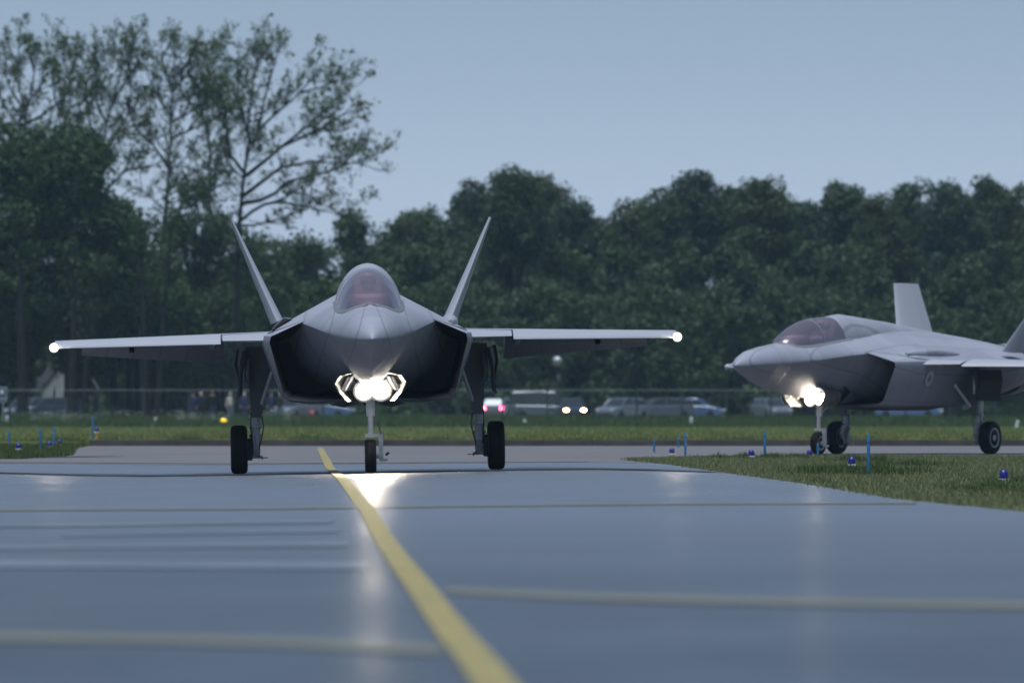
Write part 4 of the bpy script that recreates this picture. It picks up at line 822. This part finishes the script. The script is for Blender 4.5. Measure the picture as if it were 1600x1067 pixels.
def limb_tree(name, limbs, d, leafm, barkm, label, group, seed, leaf_rate=5.0, leaf=0.27, trunk_r=0.34):
    """limbs: main limbs as columns and rows of the photograph at distance d, given real depth here"""
    rng = np.random.RandomState(seed); base = Vector((px(limbs[0][0][0], d), d, zf(d)))
    root = empty(name, base); mb = MB(); branches = []; leaves = []
    drift = {}
    limbs = [[(a, b if b > 230 else b + (230 - b) * 0.15) for a, b in pts] for pts in limbs]
    for li, (pts) in enumerate(limbs):
        q = []; ang = rng.uniform(-0.55, 0.55) if li else 0.0; y0 = 0.0
        if li:
            key = min(drift, key=lambda k_: abs(k_[0] - pts[0][0]) + abs(k_[1] - pts[0][1])); y0 = drift[key]
        for i, (a, b) in enumerate(pts):
            run = math.hypot(a - pts[0][0], b - pts[0][1]) * d / FPX; yy = y0 + ang * run + rng.normal() * 0.12
            q.append((px(a, d) - base.x, yy, pz(b, d) - base.z)); drift[(a, b)] = yy
        if li == 0: q[0] = (q[0][0], q[0][1], -0.15)
        P = resample(q, 14 if li == 0 else 9); ln = np.linalg.norm(np.diff(P, axis=0), axis=1).sum()
        r0 = trunk_r if li == 0 else min(trunk_r * 0.6, 0.04 + 0.012 * ln); r1 = 0.035 if li == 0 else 0.018
        limb(mb, P, r0, r1, 8 if li == 0 else 6)
        if li == 0: P = P[6:]
        for q_ in range(int(ln * (0.55 if li else 0.45)) + 2):       # secondary limbs
            t = rng.uniform(0.25, 1.0) * (len(P) - 1); i = min(int(t), len(P) - 2); p = P[i] + (P[i + 1] - P[i]) * (t - i); tan = (P[i + 1] - P[i]); tan /= np.linalg.norm(tan)
            dd = tan * .8 + rng.normal(size=3) * .5 + np.array([0, 0, .25]); dd /= np.linalg.norm(dd); l2 = rng.uniform(1.4, 3.4); Q = [p]
            for s_ in range(5):
                dd = dd + rng.normal(size=3) * .14 + np.array([0, 0, .06]); dd /= np.linalg.norm(dd); Q.append(Q[-1] + dd * l2 / 5)
            Q = np.array(Q); branches.append((Q, .05, .014, 1)); sprout(Q, .04, 1, rng, branches, leaves, leaf_rate)
        sprout(P, max(r0 * 0.4, 0.04), 1, rng, branches, leaves, leaf_rate)
    for Q, ra, rb, lv in branches: limb(mb, Q, ra, rb, 4 if lv > 1 else 5)
    mb.build('trunk', barkm, root, smooth=60)
    Cn = np.concatenate(leaves); poly_mesh('crown', leaf_quads(Cn, leaf, rng), 4, leafm, root)
    return tag(root, label, 'tree', group)

def clump_cloud(center, rad, n_cl, per, rng, leaf, cl_r=(0.8, 1.6), squash=0.8, shell=0.55, ragged=0.25):
    """leaf clumps filling an uneven crown volume"""
    D = rng.normal(size=(n_cl, 3)); D /= np.linalg.norm(D, axis=1)[:, None]; rr = shell + (1 - shell) * rng.uniform(0, 1, n_cl) ** 0.5
    rr *= 1 + rng.uniform(-ragged, ragged * 0.6, n_cl)
    P = np.array(center) + D * rr[:, None] * np.array(rad); R_ = rng.uniform(*cl_r, n_cl)
    k = np.repeat(np.arange(n_cl), per); U = rng.normal(size=(len(k), 3)); U /= np.linalg.norm(U, axis=1)[:, None]; U[:, 2] *= squash
    q = rng.uniform(0.45, 1.08, len(k)) * R_[k]
    Cn = P[k] + U * q[:, None]
    return Cn, U * 0.9, P

def leafy_tree(name, cx, ytop, hw, ybot, d, leafm, barkm, label, group, seed, n_cl=46, per=110, leaf=0.34, lobes=None, trunks=1):
    rng = np.random.RandomState(seed); z0 = zf(d); base = (px(cx, d), d, z0); root = empty(name, base); s_ = d / FPX
    H = pz(ytop, d) - z0; zb = max(pz(ybot, d) - z0, 0.8); W = hw * s_
    lobes = lobes or [(0, 0.5, 1.0, 1.0)]
    cs, os_, ps = [], [], []
    for dx, fz_, wx, wz in lobes:
        hh = (H - zb) * 0.5 * wz; c = (dx * W, rng.uniform(-.3, .3) * W, zb + (H - zb) * fz_)
        a, b, p = clump_cloud(c, (W * wx * .86, W * wx * .9, hh * .90), max(8, int(n_cl / len(lobes))), per, rng, leaf, (0.10 * W + .5, 0.16 * W + .95)); cs.append(a); os_.append(b); ps.append(p)
    Cn = np.concatenate(cs); O = np.concatenate(os_); PP = np.concatenate(ps); keep = Cn[:, 2] > 0.15; Cn, O = Cn[keep], O[keep]
    poly_mesh('crown', leaf_quads(Cn, leaf, rng, 0.3, O), 4, leafm, root)
    mb = MB(); tips = PP[rng.permutation(len(PP))[:12]]
    for t in range(trunks):
        off = rng.uniform(-.5, .5, 2) * (0 if trunks == 1 else W * 0.6); tr0 = 0.10 + 0.011 * H
        top = np.array([off[0] * .6 + rng.normal() * .2, off[1] * .6, zb + (H - zb) * 0.62]); P = resample([(off[0], off[1], -.15), (off[0] + rng.normal() * .15, off[1], H * .3), top], 8); limb(mb, P, tr0, tr0 * .35, 7)
        for q in tips[t::trunks]:
            a = P[rng.randint(3, 7)]; m_ = (a + q) / 2 + np.array([0, 0, -.3]) + rng.normal(size=3) * .25; limb(mb, resample([a, m_, q], 5), tr0 * .38, .03, 5)
    mb.build('trunk', barkm, root, smooth=60)
    return tag(root, label, 'tree', group)

# ------------------------------------------------------------------ the tall bare-limbed trees at left
GT = 'tall thin-leaved trees at left'
limb_tree('poplar_tree', [[(374, 650), (370, 430), (374, 345), (381, 275), (389, 225), (388, 165), (396, 110), (404, 62)],
    [(385, 275), (360, 242), (352, 170), (345, 105)], [(385, 275), (420, 246), (440, 228), (480, 190), (520, 146), (548, 112)], [(440, 228), (500, 196), (530, 172), (566, 160)],
    [(392, 225), (380, 180), (371, 120), (372, 62)], [(392, 225), (405, 196), (432, 168), (470, 130), (505, 78)], [(404, 197), (411, 150), (425, 92), (436, 46)],
    [(376, 345), (405, 321), (432, 315), (470, 320), (545, 338)], [(378, 318), (420, 311), (452, 281), (500, 272), (580, 243)], [(378, 308), (402, 290), (440, 262), (490, 254), (566, 258)],
    [(375, 352), (398, 352), (422, 345), (455, 338)], [(470, 130), (505, 120), (540, 95)], [(381, 280), (360, 262), (345, 230)], [(480, 190), (530, 200), (560, 185)], [(430, 315), (460, 300), (500, 310)]],
    792, M['leaf_spring'], M['bark'], 'tall sparse tree with forked trunk, rightmost of the tall group, above the left tail fin', GT, 11, 7.0, .23, 0.26)
limb_tree('poplar_tree', [[(268, 650), (262, 410), (258, 350), (264, 260), (268, 180), (268, 128), (274, 58)],
    [(262, 262), (240, 226), (212, 198), (196, 150)], [(268, 214), (296, 200), (339, 177), (366, 158)], [(268, 182), (286, 174), (326, 141), (345, 112)], [(268, 176), (250, 146), (232, 104), (222, 62)],
    [(268, 130), (290, 100), (318, 50)], [(268, 126), (255, 90), (250, 44)], [(262, 300), (300, 270), (335, 255)], [(260, 330), (225, 300), (200, 290)], [(270, 105), (300, 72), (330, 60)], [(296, 200), (320, 160), (338, 100)], [(286, 174), (305, 120), (350, 78)]],
    806, M['leaf_spring'], M['bark'], 'tall straight-trunked sparse tree, second from right of the tall group', GT, 12, 7.0, .23, 0.26)
limb_tree('poplar_tree', [[(150, 650), (148, 420), (151, 267), (163, 225), (166, 187), (177, 150), (184, 100), (213, 36)],
    [(168, 295), (194, 268), (231, 260), (262, 250)], [(160, 240), (181, 205), (199, 172), (221, 156), (248, 132)], [(166, 187), (150, 150), (148, 90), (160, 48)], [(178, 145), (200, 100), (228, 60)], [(181, 205), (205, 190), (225, 190)], [(152, 262), (130, 220), (122, 175), (118, 120)], [(163, 225), (140, 190), (132, 130), (140, 70)], [(199, 172), (205, 130), (200, 70)]],
    800, M['leaf_spring'], M['bark'], 'tall sparse leaning tree, third from right of the tall group', GT, 13, 7.0, .23, 0.23)
limb_tree('poplar_tree', [[(34, 650), (32, 380), (31, 187), (37, 167), (34, 140), (26, 105), (30, 45)],
    [(37, 167), (49, 137), (62, 129), (75, 70)], [(33, 190), (60, 178), (79, 159), (104, 143), (112, 90)], [(49, 137), (55, 90), (62, 48)], [(30, 150), (10, 110), (5, 60)], [(33, 200), (8, 160), (-8, 110)]],
    796, M['leaf_spring'], M['bark'], 'tall sparse tree rising behind the bushy dark tree at far left', GT, 14, 7.0, .23, 0.22)
limb_tree('poplar_tree', [[(64, 650), (76, 400), (97, 187), (109, 155), (112, 110), (120, 60)], [(109, 155), (130, 148), (147, 120)], [(100, 180), (84, 140), (80, 80), (86, 40)], [(112, 110), (100, 75), (98, 40)], [(105, 165), (135, 175), (150, 160)]],
    812, M['leaf_spring'], M['bark'], 'slim sparse tree between the far left tall tree and the leaning one', GT, 15, 7.0, .23, 0.16)
limb_tree('poplar_tree', [[(318, 650), (322, 420), (330, 300), (326, 200), (322, 120), (330, 80)], [(328, 250), (345, 215), (352, 160)], [(326, 200), (305, 160), (300, 110)], [(330, 300), (350, 285), (358, 300)], [(324, 160), (345, 120), (360, 80)]],
    820, M['leaf_spring'], M['bark'], 'slim tree between the two rightmost tall sparse trees', GT, 16, 7.0, .23, 0.14)

# ------------------------------------------------------------------ leafy trees at left
GL = 'leafy trees at left'
LT = [('broadleaf_tree', 70, 188, 118, 520, 778, M['leaf_dark'], 'big dense dark green tree at the left edge', 21, 270, 170, .36, [(-.62, .62, .62, .76), (.05, .68, .55, .66), (.42, .74, .42, .48), (.75, .38, .5, .6), (-.6, .28, .6, .6), (.1, .3, .7, .7)], 2),
      ('broadleaf_tree', 185, 310, 62, 560, 786, M['leaf_dark'], 'rounded green tree at the right foot of the big dense one', 22, 88, 148, .32, [(0, .6, .9, .8), (.2, .3, 1, .6)], 2),
      ('broadleaf_tree', 318, 262, 80, 560, 800, M['leaf_mid'], 'mid green rounded tree before the straight-trunked tall tree', 23, 112, 128, .30, [(-.2, .72, .7, .55), (.4, .5, .6, .6), (-.3, .3, .7, .6)], 2),
      ('broadleaf_tree', 230, 345, 55, 590, 788, M['leaf_mid'], 'low green tree left of the straight tall trunk', 24, 74, 135, .30, None, 2),
      ('broadleaf_tree', 410, 350, 62, 600, 815, M['leaf_mid'], 'green tree behind the jet\'s left tail fin', 25, 88, 135, .31, None, 1),
      ('broadleaf_tree', 475, 328, 55, 600, 850, M['leaf_far'], 'pale tree with spreading limbs left of the canopy', 26, 61, 121, .32, None, 1),
      ('broadleaf_tree', 548, 322, 46, 600, 870, M['leaf_far'], 'thin hazy tree just left above the canopy', 27, 51, 108, .32, None, 1),
      ('broadleaf_tree', 20, 420, 70, 620, 782, M['leaf_dark'], 'shrubby dark tree low at the left edge', 28, 68, 121, .32, None, 2),
      ('broadleaf_tree', 355, 440, 60, 625, 796, M['leaf_mid'], 'bushy green tree above the left wing root', 29, 78, 121, .31, None, 2),
      ('broadleaf_tree', 270, 440, 60, 630, 792, M['leaf_mid'], 'bushy green tree above the middle of the left wing', 30, 78, 121, .31, None, 2),
      ('broadleaf_tree', 140, 430, 70, 615, 790, M['leaf_dark'], 'dark leafy tree above the outer left wing', 31, 85, 121, .32, None, 2),
      ('broadleaf_tree', 450, 470, 55, 640, 830, M['leaf_mid'], 'low bushy tree between the left tail fin and canopy', 32, 68, 121, .31, None, 2),
      ('broadleaf_tree', 520, 450, 60, 640, 860, M['leaf_far'], 'low hazy tree just left of the canopy', 33, 68, 121, .33, None, 2)]
for nm_, cx, yt, hw, yb, d, lm, lb, sd_, nc, per, lf, lobes, trk in LT:
    leafy_tree(nm_, cx, yt, hw, yb, d, lm, M['bark'], lb, GL, sd_, nc, per, lf, lobes, trk)
# bare dark trunks standing in the shade
for cx, yt, d, r_, lean, lb in ((36, 330, 758, .42, -6, 'thick dark trunk left of the dark estate car'), (113, 380, 756, .40, 4, 'thick dark trunk right of the white boarded shed'), (132, 400, 760, .30, 10, 'second dark trunk right of the white boarded shed'), (228, 330, 762, .34, -8, 'dark trunk midway between the shed and the spectators'), (246, 345, 768, .26, 20, 'slim dark trunk just left of the spectators')):
    rng = np.random.RandomState(int(cx)); b = empty('bare_tree', (px(cx, d), d, zf(d))); H = pz(yt, d) - zf(d); mb = MB()
    P = resample([(0, 0, -.15), (lean * .02, 0, H * .5), (lean * .05, .3, H)], 10); limb(mb, P, r_, .04, 9); br, lv_ = [], []; sprout(P[3:], r_ * .4, 1, rng, br, lv_, 3.0)
    for Q, ra, rb, l_ in br: limb(mb, Q, ra, rb, 4)
    mb.build('trunk', M['bark'], b, smooth=60); poly_mesh('crown', leaf_quads(np.concatenate(lv_), .28, rng), 4, M['leaf_mid'], b); tag(b, lb, 'tree', 'dark trunks behind the fence')

# ------------------------------------------------------------------ the wood at right
GR = 'trees along the skyline of the far wood'
RT = [(602, 372, 34, 'small hazy tree in the gap just right of the canopy top'), (645, 330, 52, 'rounded tree left of the right tail fin'), (705, 326, 44, 'tree directly behind the right tail fin tip'),
      (742, 272, 44, 'tall ragged tree at the left end of the high clump above the right fin'), (800, 259, 48, 'tallest tree of the high clump right of the fin tip'), (852, 266, 44, 'round-topped tree at the right of the high clump'), (897, 300, 44, 'tree stepping down right of the high clump'),
      (946, 326, 42, 'low tree in the dip right of the high clump'), (1000, 300, 48, 'tree rising right of the skyline dip'), (1040, 288, 36, 'narrow tree just left of the tall one above the wing tip'), (1092, 256, 48, 'tall round tree above the right wing tip light'),
      (1142, 286, 38, 'tree between the two tall round ones above the wing tip'), (1188, 264, 50, 'broad tall tree right of the one above the wing tip'), (1252, 302, 44, 'low tree in the dip above the second jet\'s canopy'), (1318, 280, 50, 'tree with a spiky top above the second jet\'s nose'),
      (1372, 284, 42, 'tree left of the second jet\'s fin on the skyline'), (1425, 282, 42, 'tree straight above the second jet\'s fin'), (1482, 274, 44, 'tree just right of the second jet\'s fin on the skyline'), (1542, 264, 48, 'tall tree near the right edge of the wood'), (1604, 272, 48, 'tree at the very right edge of the wood')]
for i, (cx, yt, hw, lb) in enumerate(RT):
    rr_ = random.Random(i * 7 + 3); d = 905 + rr_.uniform(-25, 40)
    leafy_tree('broadleaf_tree', cx, yt, hw, yt + 175 + rr_.uniform(0, 50), d, M[('leaf_far', 'leaf_olive', 'leaf_far', 'leaf_cool', 'leaf_far', 'leaf_olive', 'leaf_cool')[i % 7]], M['bark'], lb, GR, 100 + i, 100, 190, .29, [(0, .66, .9, .62), (rr_.uniform(-.5, .5), .35, .9, .7), (rr_.uniform(-.4, .4), .5, 1.0, .6)], 1)
# the lower wood: one mass nobody could count
rng = np.random.RandomState(5); cs, os_ = [], []
for layer, (d0, yt0, rowspan) in enumerate(((985, 375, 200), (880, 430, 200), (862, 500, 150))):
    for cx in np.arange(560, 1680, 26):
        yt = yt0 + rng.uniform(-45, 45); 
        for y in np.arange(yt, 668, 36):
            d = d0 + rng.uniform(-10, 10); x, z = px(cx + rng.uniform(-22, 22), d), pz(y + rng.uniform(-14, 14), d)
            if z < zf(d): z = zf(d) + .4
            a, b, _ = clump_cloud((x, d, z), (1.15, 1.0, 1.0), 5, 90, rng, .45, (.7, 1.4)); cs.append(a); os_.append(b)
Cn = np.concatenate(cs); O = np.concatenate(os_); kp = Cn[:, 2] > zf(870); tag(poly_mesh('woodland', leaf_quads(Cn[kp], .40, rng, .3, O[kp]), 4, M['leaf_far']), 'dense dark lower wood filling the space behind both jets', 'wood', kind='stuff')
cs, os_ = [], []
for cx in np.arange(-60, 660, 15):
    for y in np.arange(455 + rng.uniform(-30, 30), 672, 32):
        d = (838 if rng.uniform() < .55 else 885) + rng.uniform(-8, 8); x, z = px(cx + rng.uniform(-20, 20), d), max(pz(y + rng.uniform(-12, 12), d), zf(d) + .4)
        a, b, _ = clump_cloud((x, d, z), (1.1, 1.0, 1.0), 6, 60, rng, .4, (.7, 1.35)); cs.append(a); os_.append(b)
Cn = np.concatenate(cs); O = np.concatenate(os_); kp = Cn[:, 2] > zf(838); tag(poly_mesh('undergrowth', leaf_quads(Cn[kp], .48, rng, .3, O[kp]), 4, M['leaf_mid']), 'dark undergrowth filling the space behind the trunks at left', 'undergrowth', kind='stuff')

# ------------------------------------------------------------------ grass and weeds
def blades(name, X, Y, Zb, Hh, Wd, m, rng, label, cat, lean=0.35):
    n_ = len(X); a = rng.uniform(0, 2 * math.pi, n_); l = rng.normal(size=(n_, 2)) * lean
    B = np.stack([X, Y, Zb], 1); S = np.stack([np.cos(a) * Wd * .5, np.sin(a) * Wd * .5, np.zeros(n_)], 1); T = B + np.stack([l[:, 0] * Hh, l[:, 1] * Hh, Hh], 1)
    V = np.empty((n_, 3, 3)); V[:, 0] = B - S; V[:, 1] = B + S; V[:, 2] = T
    return tag(poly_mesh(name, V.reshape(-1, 3), 3, m), label, cat, kind='stuff')
rng = np.random.RandomState(9)
def fbm(x, y, sc):
    return (np.sin(x / sc * 2.1 + 1.3 * np.sin(y / sc * .9)) + np.sin(y / sc * .7 + 2.0 * np.sin(x / sc * 1.7 + 1)) + np.sin((x * 1.3 + y * .4) / sc * 2.7)) / 3
# right verge
n_ = 230000; Y = 104 + 162 * rng.uniform(0, 1, n_) ** 0.85; X = rng.uniform(2.0, 15.5, n_); e = np.interp(Y, EDGE[:, 1], EDGE[:, 0]); wob = 0.10 * np.sin(Y * 1.3) + 0.06 * np.sin(Y * 3.1)
ok = (X > e + wob) & (X < 0.0505 * Y + 1.0); X, Y = X[ok], Y[ok]; q = fbm(X, Y, 2.2) * .5 + .5
blades('verge_grass', X, Y, zg(X, Y), (.03 + .045 * q) * rng.uniform(.5, 1.4, len(X)), np.full(len(X), .016), M['blade_pale'], rng, 'pale mown grass of the verge right of the taxiway', 'grass')
# left corner
n_ = 60000; Y = rng.uniform(240, 338, n_); X = rng.uniform(-17.5, -10, n_); e = np.interp(Y, LEDGE[:, 1], LEDGE[:, 0]); ok = X < e + .1 * np.sin(Y); X, Y = X[ok], Y[ok]; q = fbm(X, Y, 2.0) * .5 + .5
blades('corner_grass', X, Y, zg(X, Y), (.05 + .10 * q) * rng.uniform(.5, 1.5, len(X)), np.full(len(X), .02), M['blade_green'], rng, 'green grass of the corner at the left edge', 'grass')
# tufts: tall green grass round the lights and stakes
TX, TY, TH = [], [], []
def tuft(cx, d, hw, h, n_, depth=2.5):
    TX.append(px(cx, d) + rng.normal(size=n_) * hw * d / FPX * .55); TY.append(d + rng.normal(size=n_) * depth); TH.append(h * .8 * rng.uniform(.25, 1.15, n_) * (.35 + .65 * np.abs(np.sin(TX[-1] * 5.3 + d) * np.sin(TX[-1] * 2.1 + TY[-1] * .4))))
for cx, y, hw, h, n_ in ((1195, 716, 75, .20, 2600), (1130, 716, 40, .12, 900), (1290, 700, 45, .34, 1200), (1345, 740, 85, .27, 3600), (1300, 738, 40, .20, 1200), (1275, 752, 14, .16, 300), (1420, 728, 55, .22, 1500), (1350, 722, 40, .26, 1300), (1560, 765, 70, .15, 1800), (1600, 757, 60, .2, 1500), (1520, 768, 25, .14, 500), (1070, 712, 55, .28, 2000), (1040, 713, 40, .18, 1000), (1110, 706, 60, .26, 1600), (1235, 712, 40, .16, 900), (1480, 711, 90, .14, 2200), (1560, 711, 60, .13, 1500), (1400, 711, 60, .12, 1300), (1440, 790, 60, .10, 700), (1010, 719, 25, .08, 400), (955, 717, 6, .16, 60), (950, 716, 3, .2, 30),
                        (10, 714, 30, .26, 1600), (45, 712, 45, .17, 1600), (70, 713, 25, .18, 900), (35, 704, 50, .26, 2000), (90, 701, 45, .28, 2200), (120, 697, 30, .25, 1500), (140, 694, 20, .2, 700), (105, 711, 20, .1, 500)):
    tuft(cx, dg(y), hw, h, n_)
X, Y, Hh = np.concatenate(TX), np.concatenate(TY), np.concatenate(TH)
rgt = X > -6; e = np.where(rgt, X - np.interp(Y, EDGE[:, 1], EDGE[:, 0]), np.interp(Y, LEDGE[:, 1], LEDGE[:, 0]) - X); ok = (e > .05) | ((X < 0.4) & (X > -1)) ; X, Y, Hh = X[ok], Y[ok], Hh[ok]
blades('tall_grass', X, Y, zg(X, Y), Hh, np.full(len(X), .022), M['blade_green'], rng, 'tufts of tall dark green grass round the taxiway lights', 'grass', .28)
# far mown field, its kerb edge and the weeds before the fence
n_ = 90000; Y = 340 + 345 * rng.uniform(0, 1, n_) ** 1.1; X = rng.uniform(-1, 1, n_) * (0.049 * Y + 2)
blades('field_grass', X, Y, np.full(n_, FZ), (.06 + .05 * fbm(X, Y, 5)) * rng.uniform(.5, 1.5, n_), np.full(n_, .04), M['blade_far'], rng, 'mown green field beyond the kerb', 'grass')
n_ = 9000; Y = 340.2 + rng.exponential(1.5, n_); X = rng.uniform(-17, 19, n_); hq = np.clip(fbm(X, Y, 1.1), 0, 1)
blades('kerb_weeds', X, Y, np.full(n_, FZ), (.05 + .25 * hq) * rng.uniform(.4, 1.2, n_), np.full(n_, .022), M['weed'], rng, 'dark weeds growing along the kerb', 'grass')
n_ = 60000; Y = rng.uniform(640, 760, n_); X = rng.uniform(-1, 1, n_) * (0.047 * Y); zz = np.array([FZ + .35 * smooth01((y - 690) / 40.) for y in Y])
ht = (.30 + .16 * fbm(X, Y, 3.5)) * rng.uniform(.5, 1.5, n_) * np.where(Y < 660, .7, 1.0) * np.where(X > -2, .75, 1.0)
blades('tall_weeds', X, Y, zz, ht, np.full(n_, .09), M['weed'], rng, 'tall dark green weeds growing along the fence', 'weeds', .3)
n_ = 2600; Y = rng.uniform(690, 742, n_); X = rng.uniform(-36, -13, n_); k_ = fbm(X, Y * .2, 2.6) > .0; X, Y = X[k_], Y[k_]; zz = np.array([FZ + .35 * smooth01((y - 690) / 40.) for y in Y]) + rng.uniform(.32, .62, len(X))
tag(poly_mesh('umbel_flowers', leaf_quads(np.stack([X, Y, zz], 1), .10, rng, 3.0), 4, M['flower']), 'white umbel flowers among the weeds by the fence at left', 'flowers', kind='stuff')

# ------------------------------------------------------------------ haze
HZ = 0.00006
mb = MB(); mb.box((0, 1150, 19.5), (3300, 3200, 43)); hz = mb.build('haze', M['white_paint']); tag(hz, kind='stuff')
hm = bpy.data.materials.new('haze'); hm.use_nodes = True; n = hm.node_tree; n.nodes.clear(); o_ = n.nodes.new('ShaderNodeOutputMaterial'); pv = n.nodes.new('ShaderNodeVolumePrincipled')
pv.inputs['Color'].default_value = (0.52, 0.76, 0.95, 1); pv.inputs['Density'].default_value = HZ; pv.inputs['Anisotropy'].default_value = 0.0
n.links.new(pv.outputs[0], o_.inputs['Volume']); hz.data.materials[0] = hm
